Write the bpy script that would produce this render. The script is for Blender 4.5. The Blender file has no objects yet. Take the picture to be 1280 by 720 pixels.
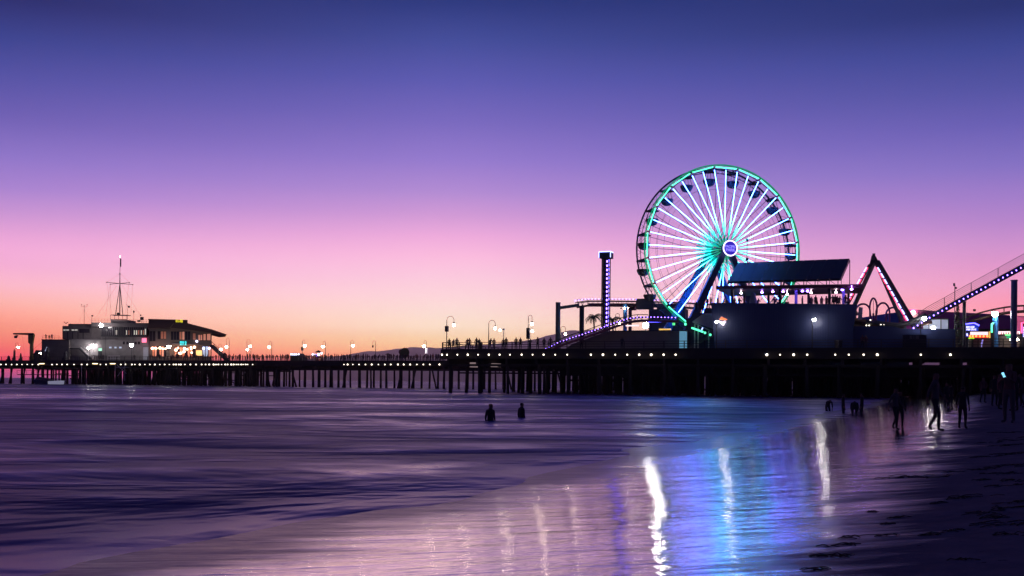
import bpy, math, random
from mathutils import Matrix, Vector
random.seed(7)
SC = bpy.context.scene
COL = SC.collection
PI = math.pi

# ------------------------------------------------------------------ camera
F = 1244.0; HZ = 477.7; TILT = 0.0092; EYE = 1.6
cam_d = bpy.data.cameras.new('camera'); cam = bpy.data.objects.new('camera', cam_d); COL.objects.link(cam)
cam_d.sensor_width = 36.0; cam_d.lens = 36.0 * F / 1280.0
cam_d.shift_y = (HZ - 360.0) / 1280.0
cam_d.clip_start = 0.1; cam_d.clip_end = 80000
_r = Vector((1, 0, TILT)).normalized(); _q = Vector((-TILT, 0, 1)).normalized()
cam.matrix_world = Matrix(((_r.x, _q.x, 0, 0), (0, 0, -1, 0), (_r.z, _q.z, 0, EYE), (0, 0, 0, 1)))
SC.camera = cam

# ------------------------------------------------------------------ colour management
SC.view_settings.view_transform = 'Standard'
SC.view_settings.look = 'None'
SC.view_settings.exposure = 0.0
SC.view_settings.gamma = 1.0
SC.view_settings.use_curve_mapping = False
SC.cycles.use_denoising = True
SC.cycles.use_light_tree = True
SC.cycles.max_bounces = 5
SC.cycles.volume_bounces = 1
SC.cycles.sample_clamp_indirect = 12
SC.cycles.caustics_reflective = False
SC.cycles.caustics_refractive = False

# ------------------------------------------------------------------ helpers: pixels of the photo -> directions
def ray(px, py):
    dx = px - 640.0; dy = py - HZ
    return (dx + TILT * dy) / F, (TILT * dx - dy) / F
def W(px, py, Y):
    u, v = ray(px, py); return (u * Y, Y, EYE + v * Y)
ANG = math.radians(-21.2); CA = math.cos(ANG); SA = math.sin(ANG)   # direction of the pier
def A(px, py, t):                       # pier coordinates (along, depth, height)
    u, v = ray(px, py); Y = t / (CA - SA * u); X = u * Y
    return (X * CA + Y * SA, t, EYE + v * Y)
def pier2world(p):
    return (p[0] * CA - p[1] * SA, p[0] * SA + p[1] * CA, p[2])
def lin(c):
    return tuple(((v / 255.0) / 12.92 if v <= 10.3 else (((v / 255.0) + 0.055) / 1.055) ** 2.4) for v in c)

# ------------------------------------------------------------------ world: dusk sky by elevation and azimuth, plus a faint Nishita
world = bpy.data.worlds.new('World'); SC.world = world; world.use_nodes = True
nt = world.node_tree; nt.nodes.clear()
def N(tree, typ, **kw):
    n = tree.nodes.new(typ)
    for k, v in kw.items(): setattr(n, k, v)
    return n
def ramp_fill(rn, stops):
    cr = rn.color_ramp; cr.interpolation = 'LINEAR'
    while len(cr.elements) > 1: cr.elements.remove(cr.elements[-1])
    cr.elements[0].position = stops[0][0]; cr.elements[0].color = (*stops[0][1], 1)
    for p, c in stops[1:]:
        e = cr.elements.new(p); e.color = (*c, 1)
out = N(nt, 'ShaderNodeOutputWorld'); tc = N(nt, 'ShaderNodeTexCoord')
nrm = N(nt, 'ShaderNodeVectorMath', operation='NORMALIZE'); nt.links.new(tc.outputs['Generated'], nrm.inputs[0])
sep = N(nt, 'ShaderNodeSeparateXYZ'); nt.links.new(nrm.outputs[0], sep.inputs[0])
def M(tree, op, a, b=None, c=None):
    n = N(tree, 'ShaderNodeMath', operation=op)
    for i, v in enumerate((a, b, c)):
        if v is None: continue
        if isinstance(v, (int, float)): n.inputs[i].default_value = v
        else: tree.links.new(v, n.inputs[i])
    return n.outputs[0]
UP = [(0.46, (34, 42, 102)), (0.62, (24, 30, 80)), (0.8, (16, 20, 58)), (1.0, (12, 16, 48))]
SKY = {
 'left': (-0.47, [(477, (170, 92, 150)), (468, (205, 84, 128)), (458, (236, 84, 112)), (448, (252, 100, 100)), (436, (255, 122, 104)), (420, (255, 145, 124)), (402, (255, 162, 148)),
          (384, (253, 178, 172)), (362, (250, 184, 200)), (338, (245, 176, 212)), (318, (242, 172, 216)), (295, (228, 162, 214)), (270, (202, 149, 211)), (240, (172, 134, 208)), (200, (144, 118, 200)), (150, (114, 98, 180)), (100, (88, 84, 164)), (50, (64, 69, 142)), (0, (46, 52, 114))]),
 'centre': (-0.10, [(477, (172, 96, 160)), (468, (180, 98, 160)), (458, (205, 110, 150)), (448, (250, 160, 132)), (436, (255, 190, 152)), (424, (255, 206, 172)), (410, (255, 217, 196)),
          (392, (255, 219, 210)), (370, (255, 212, 218)), (345, (253, 200, 222)), (320, (250, 187, 222)), (295, (236, 170, 219)), (268, (208, 154, 214)), (240, (179, 140, 211)), (200, (150, 123, 205)), (150, (120, 105, 190)), (100, (94, 91, 174)), (50, (70, 77, 152)), (0, (50, 60, 126))]),
 'right': (0.46, [(477, (150, 84, 140)), (455, (205, 110, 140)), (435, (245, 140, 150)), (415, (254, 155, 160)), (395, (255, 160, 172)), (375, (250, 158, 182)),
          (350, (238, 158, 198)), (325, (224, 152, 202)), (300, (206, 146, 205)), (270, (183, 135, 204)), (240, (162, 126, 202)), (200, (134, 114, 195)), (150, (108, 97, 180)), (100, (84, 84, 162)), (50, (63, 71, 144)), (0, (44, 54, 114))]),
 'east': (3.14, [(477, (60, 50, 85)), (400, (70, 52, 90)), (250, (52, 50, 96)), (100, (40, 44, 90)), (0, (32, 38, 84))]),
}
def ramp_stops(az, lst):
    o = []
    ca = math.cos(az) if abs(az) < 1.2 else 0.9
    for y, c in lst:
        t = max(0.0, (477.7 - y) / F * ca); s = t / math.sqrt(1 + t * t)
        g_ = CORR.get((az, y), (1, 1, 1)); o.append((s, tuple(v * q for v, q in zip(lin(c), g_))))
    return o + [(p, lin(c)) for p, c in UP]
CORR = {}
CORR.update({(-0.47, 468): (1.474, 0.576, 0.94), (-0.47, 458): (1.939, 0.5, 0.593), (-0.47, 448): (1.52, 0.897, 0.5), (-0.47, 436): (1.52, 1.289, 0.5), (-0.47, 420): (1.52, 1.499, 0.69), (-0.47, 402): (1.487, 1.467, 1.055), (-0.47, 384): (1.384, 1.415, 1.211), (-0.47, 362): (1.32, 1.324, 1.272), (-0.47, 338): (1.224, 1.209, 1.216), (-0.47, 318): (1.223, 1.201, 1.196), (-0.47, 295): (1.155, 1.151, 1.159), (-0.47, 270): (1.094, 1.097, 1.127), (-0.47, 240): (1.019, 1.038, 1.112), (-0.47, 200): (0.976, 1.027, 1.084), (-0.47, 150): (0.881, 0.958, 1.045), (-0.47, 100): (0.794, 0.952, 1.042), (-0.47, 50): (0.634, 0.9, 1.015), (-0.47, 0): (0.5, 0.619, 0.831), (-0.47, 477): (1.474, 0.576, 0.94), (-0.1, 468): (1.103, 0.61, 1.194), (-0.1, 458): (1.263, 0.754, 1.084), (-0.1, 448): (1.684, 1.493, 0.708), (-0.1, 436): (1.467, 1.645, 1.043), (-0.1, 424): (1.475, 1.653, 1.194), (-0.1, 410): (1.446, 1.651, 1.406), (-0.1, 392): (1.322, 1.441, 1.323), (-0.1, 370): (1.262, 1.316, 1.252), (-0.1, 345): (1.202, 1.234, 1.191), (-0.1, 320): (1.198, 1.172, 1.155), (-0.1, 295): (1.158, 1.133, 1.133), (-0.1, 268): (1.103, 1.071, 1.098), (-0.1, 240): (1.048, 1.046, 1.087), (-0.1, 200): (0.99, 1.019, 1.077), (-0.1, 150): (0.962, 0.995, 1.049), (-0.1, 100): (0.872, 0.973, 1.058), (-0.1, 50): (0.774, 0.977, 1.048), (-0.1, 0): (0.515, 0.816, 0.986), (-0.1, 477): (1.103, 0.61, 1.194), (0.46, 455): (1.511, 1.191, 1.064), (0.46, 435): (1.818, 1.577, 1.188), (0.46, 415): (1.52, 1.624, 1.211), (0.46, 395): (1.475, 1.451, 1.273), (0.46, 375): (1.406, 1.301, 1.209), (0.46, 350): (1.272, 1.255, 1.218), (0.46, 325): (1.207, 1.184, 1.183), (0.46, 300): (1.171, 1.155, 1.155), (0.46, 270): (1.095, 1.082, 1.114), (0.46, 240): (1.062, 1.079, 1.103), (0.46, 200): (0.984, 1.05, 1.088), (0.46, 150): (0.906, 0.991, 1.059), (0.46, 100): (0.833, 0.976, 1.035), (0.46, 50): (0.727, 0.961, 1.043), (0.46, 0): (0.54, 0.822, 0.974), (0.46, 477): (1.511, 1.191, 1.064)})#CORR
rout = {}
for k, (az, lst) in SKY.items():
    rn = N(nt, 'ShaderNodeValToRGB'); ramp_fill(rn, ramp_stops(az, lst))
    nt.links.new(sep.outputs['Z'], rn.inputs[0]); rout[k] = rn.outputs[0]
azi = M(nt, 'ARCTAN2', sep.outputs['X'], sep.outputs['Y'])
def mixc(tree, fac, a, b):
    n = N(tree, 'ShaderNodeMix', data_type='RGBA')
    for s, v in ((n.inputs[0], fac), (n.inputs[6], a), (n.inputs[7], b)):
        if hasattr(v, 'links') or isinstance(v, bpy.types.NodeSocket): tree.links.new(v, s)
        else: s.default_value = v if isinstance(v, (int, float)) else (*v, 1)[:4]
    return n.outputs[2]
def maprange(tree, v, a, b, c=0.0, d=1.0, smooth=True):
    n = N(tree, 'ShaderNodeMapRange'); n.interpolation_type = 'SMOOTHSTEP' if smooth else 'LINEAR'
    tree.links.new(v, n.inputs[0])
    for i, x in zip((1, 2, 3, 4), (a, b, c, d)): n.inputs[i].default_value = x
    return n.outputs[0]
c1 = mixc(nt, maprange(nt, azi, -0.47, -0.08, smooth=False), rout['left'], rout['centre'])
c2 = mixc(nt, maprange(nt, azi, -0.04, 0.46, smooth=False), c1, rout['right'])
c3 = mixc(nt, maprange(nt, M(nt, 'ABSOLUTE', azi), 0.6, 1.9), c2, rout['east'])
bg = N(nt, 'ShaderNodeBackground'); nt.links.new(c3, bg.inputs[0]); bg.inputs[1].default_value = 1.0
sky = N(nt, 'ShaderNodeTexSky'); sky.sky_type = 'NISHITA'; sky.sun_disc = False
sky.sun_elevation = math.radians(-2.0); sky.sun_rotation = math.radians(-12.0)
bg2 = N(nt, 'ShaderNodeBackground'); nt.links.new(sky.outputs[0], bg2.inputs[0]); bg2.inputs[1].default_value = 0.003
ad = N(nt, 'ShaderNodeAddShader'); nt.links.new(bg.outputs[0], ad.inputs[0]); nt.links.new(bg2.outputs[0], ad.inputs[1])
nt.links.new(ad.outputs[0], out.inputs['Surface'])
# afterglow: a very weak, wide sun low in the west (the sun itself has set)
sd = bpy.data.lights.new('sun', 'SUN'); sd.energy = 0.04; sd.angle = math.radians(20); sd.color = (1.0, 0.55, 0.5)
so = bpy.data.objects.new('sun', sd); COL.objects.link(so)
_d = Vector((-math.sin(math.radians(-12)), -math.cos(math.radians(-12)), -0.05))
so.rotation_euler = _d.to_track_quat('-Z', 'Y').to_euler()

# ------------------------------------------------------------------ materials
MATS = {}
def mat(name, col, rough=0.6, metal=0.0, var=0.25, scale=3.0, bump=0.0):
    m = bpy.data.materials.new(name); m.use_nodes = True; t = m.node_tree
    b = t.nodes['Principled BSDF']; b.inputs['Roughness'].default_value = rough; b.inputs['Metallic'].default_value = metal
    co = N(t, 'ShaderNodeTexCoord'); no = N(t, 'ShaderNodeTexNoise'); no.inputs['Scale'].default_value = scale; no.inputs['Detail'].default_value = 5
    t.links.new(co.outputs['Object'], no.inputs['Vector'])
    dk = tuple(c * (1 - var) for c in col); lt = tuple(min(1, c * (1 + var)) for c in col)
    t.links.new(mixc(t, no.outputs[0], dk, lt), b.inputs['Base Color'])
    if bump:
        bn = N(t, 'ShaderNodeBump'); bn.inputs['Strength'].default_value = bump; bn.inputs['Distance'].default_value = 0.05
        t.links.new(no.outputs[0], bn.inputs['Height']); t.links.new(bn.outputs[0], b.inputs['Normal'])
    MATS[name] = m; return m
def glow(name, col, strength):
    m = bpy.data.materials.new(name); m.use_nodes = True; t = m.node_tree
    b = t.nodes['Principled BSDF']; b.inputs['Base Color'].default_value = (*[min(0.8, c) for c in col], 1)
    b.inputs['Roughness'].default_value = 0.4
    b.inputs['Emission Color'].default_value = (*col, 1); b.inputs['Emission Strength'].default_value = strength
    MATS[name] = m; return m
timber = mat('timber', (0.035, 0.027, 0.024), 0.85, scale=1.5, bump=0.6)
deckwood = mat('deckwood', (0.05, 0.038, 0.034), 0.85, scale=2, bump=0.4)
railm = mat('railm', (0.05, 0.04, 0.04), 0.6, 0.2)
steel = mat('steel', (0.10, 0.10, 0.11), 0.45, 0.5)
darksteel = mat('darksteel', (0.03, 0.03, 0.04), 0.5, 0.4)
wheelsteel = mat('wheelsteel', (0.035, 0.03, 0.05), 0.45, 0.4)
bluesteel = mat('bluesteel', (0.03, 0.16, 0.42), 0.4, 0.1)
brownsteel = mat('brownsteel', (0.09, 0.045, 0.035), 0.5, 0.2)
redsteel = mat('redsteel', (0.16, 0.05, 0.06), 0.5, 0.2)
greensteel = mat('greensteel', (0.09, 0.12, 0.11), 0.5, 0.3)
purplesteel = mat('purplesteel', (0.22, 0.03, 0.22), 0.4, 0.2)
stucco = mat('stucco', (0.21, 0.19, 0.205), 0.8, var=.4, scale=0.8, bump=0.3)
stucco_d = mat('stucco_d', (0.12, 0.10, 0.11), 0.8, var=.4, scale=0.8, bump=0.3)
wallgrey = mat('wallgrey', (0.16, 0.13, 0.13), 0.8, scale=0.7)
shingle = mat('shingle', (0.10, 0.055, 0.05), 0.8, scale=4, bump=0.5)
tanwood = mat('tanwood', (0.26, 0.17, 0.10), 0.7, scale=2)
glassd = mat('glassd', (0.03, 0.025, 0.035), 0.12)
navy = mat('navy', (0.028, 0.042, 0.125), 0.42, 0.15, scale=0.6)
tentblue = mat('tentblue', (0.05, 0.11, 0.60), 0.6)
roofplum = mat('roofplum', (0.42, 0.055, 0.26), 0.7, scale=0.5)  # plum roof, colour brightened to stand in for neon light on it
whitep = mat('whitep', (0.62, 0.58, 0.60), 0.5)
palmg = mat('palmg', (0.05, 0.07, 0.03), 0.7)
palmt = mat('palmt', (0.14, 0.09, 0.06), 0.9)
kelp = mat('kelp', (0.018, 0.012, 0.010), 0.7, scale=8, bump=1)
skin = mat('skin', (0.13, 0.07, 0.055), 0.7)
cloth1 = mat('cloth_dark', (0.02, 0.02, 0.03), 0.9)
cloth2 = mat('cloth_grey', (0.07, 0.06, 0.075), 0.9)
cloth3 = mat('cloth_plum', (0.10, 0.035, 0.05), 0.9)
hairm = mat('hair', (0.015, 0.01, 0.01), 0.8)
lamp_w = glow('lamp_warm', (1.0, 0.78, 0.58), 55)
lamp_ww = glow('lamp_white', (1.0, 0.93, 0.88), 110)
flood = glow('lamp_flood', (1.0, 0.95, 0.92), 150)
deckled = glow('lamp_deck', (1.0, 0.86, 0.68), 4)
tube_y = glow('tube_yellow', (1.0, 0.78, 0.42), 4)
neon_g = glow('neon_green', (0.10, 1.0, 0.48), 2.0)
neon_gd = glow('neon_green_dim', (0.0, 0.25, 0.12), 0.9)
led_v = glow('led_violet', (0.22, 0.11, 1.0), 12)
led_vb = glow('led_violet_blue', (0.07, 0.06, 1.0), 9)
led_r = glow('led_red', (1.0, 0.05, 0.12), 2.4)
led_b = glow('led_blue_white', (0.32, 0.40, 1.0), 3.6)
led_t = glow('led_teal', (0.0, 0.55, 0.5), 0.55)
sign_y = glow('sign_yellow', (1.0, 0.85, 0.04), 1.3)
sign_c = glow('sign_cyan', (0.10, 0.95, 0.95), 1.6)
sign_p = glow('sign_pink', (1.0, 0.16, 0.30), 1.6)
sign_w = glow('sign_white', (0.9, 0.85, 1.0), 1.5)
lamp_v = glow('lamp_violet', (0.30, 0.14, 1.0), 48)
lamp_pk = glow('lamp_pink', (1.0, 0.72, 0.86), 20)
sign_b = glow('sign_blue', (0.02, 0.05, 0.45), 0.7)
sign_pk = glow('sign_pinkwhite', (1.0, 0.68, 0.72), 1.3)
sign_o = glow('sign_orange', (1.0, 0.26, 0.05), 0.9)
sign_or = glow('sign_redorange', (0.8, 0.05, 0.03), 0.7)
sign_go = glow('sign_gold', (1.0, 0.55, 0.12), 0.9)
sign_gr = glow('sign_green', (0.12, 1.0, 0.25), 1.0)
hubblue = glow('hub_blue', (0.035, 0.02, 0.42), 1.0)
hubtext = glow('hub_text', (0.35, 0.28, 1.0), 1.0)
hubring = glow('hub_ring', (0.85, 0.72, 1.0), 2.2)
win_warm = glow('window_warm', (1.0, 0.36, 0.24), 0.42)
win_dim = glow('window_dim', (0.8, 0.30, 0.18), 0.10)
win_pale = glow('window_pale', (0.75, 0.72, 0.62), 0.5)
win_cool = glow('window_cool', (0.55, 0.62, 0.85), 0.55)
panel_lit = glow('panel_lit', (0.55, 0.30, 0.42), 0.25)
kiosk_blue = glow('kiosk_blue', (0.16, 0.42, 0.62), 0.55)

# ------------------------------------------------------------------ mesh builder
class MB:
    def __init__(s): s.v = []; s.f = []; s.m = []; s.cm = 0
    def add(s, vs, fs):
        n = len(s.v); s.v += [tuple(p) for p in vs]; s.f += [tuple(i + n for i in f) for f in fs]; s.m += [s.cm] * len(fs); return s
    def box(s, x0, x1, y0, y1, z0, z1):
        return s.add([(x0,y0,z0),(x1,y0,z0),(x1,y1,z0),(x0,y1,z0),(x0,y0,z1),(x1,y0,z1),(x1,y1,z1),(x0,y1,z1)],
            [(0,3,2,1),(4,5,6,7),(0,1,5,4),(1,2,6,5),(2,3,7,6),(3,0,4,7)])
    def hexa(s, p):       # 8 points: 4 bottom, 4 top
        return s.add(p, [(0,3,2,1),(4,5,6,7),(0,1,5,4),(1,2,6,5),(2,3,7,6),(3,0,4,7)])
    def tube(s, p, q, r, n=6, r2=None):
        p = Vector(p); q = Vector(q); d = (q - p)
        if d.length < 1e-6: return s
        d.normalize(); a = d.orthogonal().normalized(); b = d.cross(a); r2 = r if r2 is None else r2
        vs = []
        for c, rr in ((p, r), (q, r2)):
            for k in range(n):
                w = 2 * PI * k / n; vs.append(c + a * (rr * math.cos(w)) + b * (rr * math.sin(w)))
        return s.add(vs, [(k, (k+1) % n, n + (k+1) % n, n + k) for k in range(n)] + [tuple(range(n-1, -1, -1)), tuple(range(n, 2*n))])
    def beam(s, p, q, w, h):            # rectangular bar, h measured vertically-ish
        p = Vector(p); q = Vector(q); d = (q - p).normalized()
        a = d.cross(Vector((0, 0, 1)))
        if a.length < 1e-3: a = Vector((1, 0, 0))
        a.normalize(); b = a.cross(d); a *= w / 2; b *= h / 2
        return s.hexa([p-a-b, p+a-b, q+a-b, q-a-b, p-a+b, p+a+b, q+a+b, q-a+b])
    def path(s, pts, r, n=6, closed=False):
        P = [Vector(p) for p in pts]; L = len(P); vs = []; ref = None
        for i in range(L):
            if closed: d = P[(i+1) % L] - P[i-1]
            else: d = P[min(i+1, L-1)] - P[max(i-1, 0)]
            d.normalize()
            if ref is None: ref = d.orthogonal().normalized()
            ref = (ref - d * ref.dot(d)).normalized(); b = d.cross(ref)
            for k in range(n):
                w = 2 * PI * k / n; vs.append(P[i] + ref * (r * math.cos(w)) + b * (r * math.sin(w)))
        fs = []
        for i in range(L if closed else L - 1):
            j = (i + 1) % L
            for k in range(n): fs.append((i*n+k, i*n+(k+1) % n, j*n+(k+1) % n, j*n+k))
        if not closed: fs += [tuple(range(n-1, -1, -1)), tuple(range((L-1)*n, L*n))]
        return s.add(vs, fs)
    def ball(s, c, r, n=8, m=5, sz=1.0):
        vs = [(c[0], c[1], c[2] - r*sz)]
        for i in range(1, m):
            th = PI * i / m
            for k in range(n):
                w = 2 * PI * k / n; vs.append((c[0] + r*math.sin(th)*math.cos(w), c[1] + r*math.sin(th)*math.sin(w), c[2] - r*sz*math.cos(th)))
        vs.append((c[0], c[1], c[2] + r*sz)); top = len(vs) - 1; fs = []
        for k in range(n): fs.append((0, 1 + (k+1) % n, 1 + k))
        for i in range(m - 2):
            for k in range(n):
                a = 1 + i*n; fs.append((a+k, a+(k+1) % n, a+n+(k+1) % n, a+n+k))
        a = 1 + (m-2)*n
        for k in range(n): fs.append((a+k, a+(k+1) % n, top))
        return s.add(vs, fs)
    def lathe(s, c, prof, n=12, axis='z'):     # prof: (radius, height)
        vs = []; L = len(prof)
        for r, h in prof:
            for k in range(n):
                w = 2*PI*k/n; x, y = r*math.cos(w), r*math.sin(w)
                vs.append((c[0]+x, c[1]+y, c[2]+h) if axis == 'z' else (c[0]+x, c[1]+h, c[2]+y))
        fs = [(i*n+k, i*n+(k+1) % n, (i+1)*n+(k+1) % n, (i+1)*n+k) for i in range(L-1) for k in range(n)]
        fs += [tuple(range(n-1, -1, -1)), tuple(range((L-1)*n, L*n))]
        return s.add(vs, fs)
    def prism(s, poly, y0, y1):          # polygon in (x, z), extruded in y
        n = len(poly)
        vs = [(x, y0, z) for x, z in poly] + [(x, y1, z) for x, z in poly]
        return s.add(vs, [tuple(range(n)), tuple(range(2*n-1, n-1, -1))] + [(k, n+k, n+(k+1) % n, (k+1) % n) for k in range(n)])
    def mesh(s, name, mats, base=(0,0,0), smooth=False):
        me = bpy.data.meshes.new(name)
        me.from_pydata([(p[0]-base[0], p[1]-base[1], p[2]-base[2]) for p in s.v], [], s.f)
        mats = mats if isinstance(mats, (list, tuple)) else [mats]
        for m in mats: me.materials.append(m)
        if len(mats) > 1: me.polygons.foreach_set('material_index', s.m)
        if smooth: me.polygons.foreach_set('use_smooth', [True] * len(me.polygons))
        me.validate(); me.update(); return me

def rotz(p, a):
    return (p[0]*math.cos(a) - p[1]*math.sin(a), p[0]*math.sin(a) + p[1]*math.cos(a), p[2])
def tag(o, label=None, cat=None, group=None, kind=None):
    if label: o['label'] = label
    if cat:
        o['category'] = cat; o['kind'] = kind or 'thing'
    if group: o['group'] = group
    if kind: o['kind'] = kind
    return o
BASE = {}
def setframe(deg):
    global ANG, CA, SA
    ANG = math.radians(deg); CA = math.cos(ANG); SA = math.sin(ANG)
def thing(name, label, cat, base, group=None, ang=None):
    ang = ANG if ang is None else ang
    o = bpy.data.objects.new(name, None); COL.objects.link(o); o.empty_display_size = 0.2
    o.location = rotz(base, ang); o.rotation_euler = (0, 0, ang); BASE[o.name] = base
    return tag(o, label, cat, group)
def part(mb, name, m, root, label=None, smooth=False, kind=None):
    b = BASE[root.name]
    o = bpy.data.objects.new(name, mb.mesh(name, m, b, smooth)); COL.objects.link(o); o.parent = root; BASE[o.name] = b
    return tag(o, label, None, None, kind)
def solo(mb, name, m, label, cat, base, group=None, ang=None, kind=None, smooth=False):
    ang = ANG if ang is None else ang
    o = bpy.data.objects.new(name, mb.mesh(name, m, base, smooth)); COL.objects.link(o)
    o.location = rotz(base, ang); o.rotation_euler = (0, 0, ang); BASE[o.name] = base
    return tag(o, label, cat, group, kind)
def copy_tree(o, parent=None):
    c = o.copy(); COL.objects.link(c)
    if parent is not None: c.parent = parent
    for ch in list(o.children): copy_tree(ch, c)
    return c
def textmesh(s, size, depth=0.03):
    cu = bpy.data.curves.new('txt', 'FONT'); cu.body = s; cu.size = size; cu.extrude = depth; cu.align_x = 'CENTER'; cu.align_y = 'CENTER'
    cu.space_line = 0.85; cu.offset = size * 0.02
    o = bpy.data.objects.new('txt', cu); COL.objects.link(o); dg = bpy.context.evaluated_depsgraph_get()
    me = bpy.data.meshes.new_from_object(o.evaluated_get(dg)); bpy.data.objects.remove(o); bpy.data.curves.remove(cu)
    return me

# ================================================================== SETTING
# ---- sea
NB = 1.0925                                   # shoreline: c = (X - .44 Y + 6.5)/NB, metres inland from the water's edge
def sea_material():
    m = bpy.data.materials.new('sea_water'); m.use_nodes = True; t = m.node_tree; b = t.nodes['Principled BSDF']
    g = N(t, 'ShaderNodeNewGeometry')
    rot = N(t, 'ShaderNodeMapping'); rot.inputs['Rotation'].default_value = (0, 0, math.radians(10)); rot.inputs['Scale'].default_value = (0.55, 1.0, 1.0)
    t.links.new(g.outputs['Position'], rot.inputs[0])
    def noise(sc, det, rough=0.6, dist=0.0):
        n = N(t, 'ShaderNodeTexNoise'); n.inputs['Scale'].default_value = sc; n.inputs['Detail'].default_value = det
        n.inputs['Roughness'].default_value = rough; n.inputs['Distortion'].default_value = dist
        t.links.new(rot.outputs[0], n.inputs['Vector']); return n.outputs[0]
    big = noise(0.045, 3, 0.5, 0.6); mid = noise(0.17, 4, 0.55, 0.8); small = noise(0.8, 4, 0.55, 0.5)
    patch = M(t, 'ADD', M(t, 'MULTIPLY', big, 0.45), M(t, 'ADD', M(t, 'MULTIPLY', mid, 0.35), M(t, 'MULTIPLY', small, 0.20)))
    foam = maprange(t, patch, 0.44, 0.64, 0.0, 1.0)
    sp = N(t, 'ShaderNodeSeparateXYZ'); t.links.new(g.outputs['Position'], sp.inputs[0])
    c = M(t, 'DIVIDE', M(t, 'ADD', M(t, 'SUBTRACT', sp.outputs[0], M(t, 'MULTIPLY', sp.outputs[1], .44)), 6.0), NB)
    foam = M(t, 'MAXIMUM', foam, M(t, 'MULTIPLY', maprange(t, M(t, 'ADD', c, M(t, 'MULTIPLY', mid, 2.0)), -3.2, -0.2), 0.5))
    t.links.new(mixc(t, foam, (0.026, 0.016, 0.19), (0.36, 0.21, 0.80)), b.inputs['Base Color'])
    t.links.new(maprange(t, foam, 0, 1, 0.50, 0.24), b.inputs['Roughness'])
    b.inputs['IOR'].default_value = 1.33
    h = M(t, 'ADD', M(t, 'MULTIPLY', mid, 1.3), M(t, 'MULTIPLY', big, 5.0))
    h = M(t, 'ADD', h, M(t, 'MULTIPLY', small, 0.06))
    bp = N(t, 'ShaderNodeBump'); bp.inputs['Strength'].default_value = 0.55; bp.inputs['Distance'].default_value = 1.0
    t.links.new(h, bp.inputs['Height']); t.links.new(bp.outputs[0], b.inputs['Normal'])
    return m
S = 15000.0
mb = MB(); mb.add([(-S, -60, 0), (S, -60, 0), (S, S, 0), (-S, S, 0)], [(0, 1, 2, 3)])
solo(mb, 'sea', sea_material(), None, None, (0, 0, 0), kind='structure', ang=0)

# ---- beach
def beach_z(c, s):
    if c < 4: c += (.38 * math.sin(s * .33) + .22 * math.sin(s * .81 + 1) + .10 * math.sin(s * 1.9 + 2)) * min(1, (4 - c) / 4)
    if c < -1.2: z = -.02 * (-1.2 - c) ** 1.2
    elif c < 1.8: z = 0.074 * (c + 1.2) ** 2 / 6
    elif c < 9: z = 0.074 * (c - .3)
    else: z = 0.644 + 0.05 * (c - 9)
    if c > 4.5:
        k = min(1, (c - 4.5) / 3)
        z += k * 0.025 * (math.sin(s * 0.9 + c * 0.7) + math.sin(c * 1.9 - s * 0.31) + 0.6 * math.sin(s * 2.3 + 1.3 * c))
    return z
def cs(X, Y): return ((X - .44 * Y + 6.0) / NB, (.44 * X + Y) / NB)
def beach_at(X, Y): return beach_z(*cs(X, Y))
mb = MB()
cl = [-14 + 1.0 * i for i in range(14)] + [0.5 * i for i in range(0, 50)] + [25 + 4 * i for i in range(20)]
sl = [-30 + 2 * i for i in range(14)] + [-2 + 0.7 * i for i in range(90)] + [61 + 5 * i for i in range(40)]
vs = []
for c in cl:
    for s_ in sl:                      # inverse of cs()
        cc = c * NB - 6.0; X = (cc + .44 * s_ * NB) / (1 + .44 ** 2); Y = s_ * NB - .44 * X
        vs.append((X, Y, beach_z(c, s_)))
nS = len(sl)
fs = [(i*nS+j, (i+1)*nS+j, (i+1)*nS+j+1, i*nS+j+1) for i in range(len(cl)-1) for j in range(nS-1)]
mb.add(vs, fs)
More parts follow.
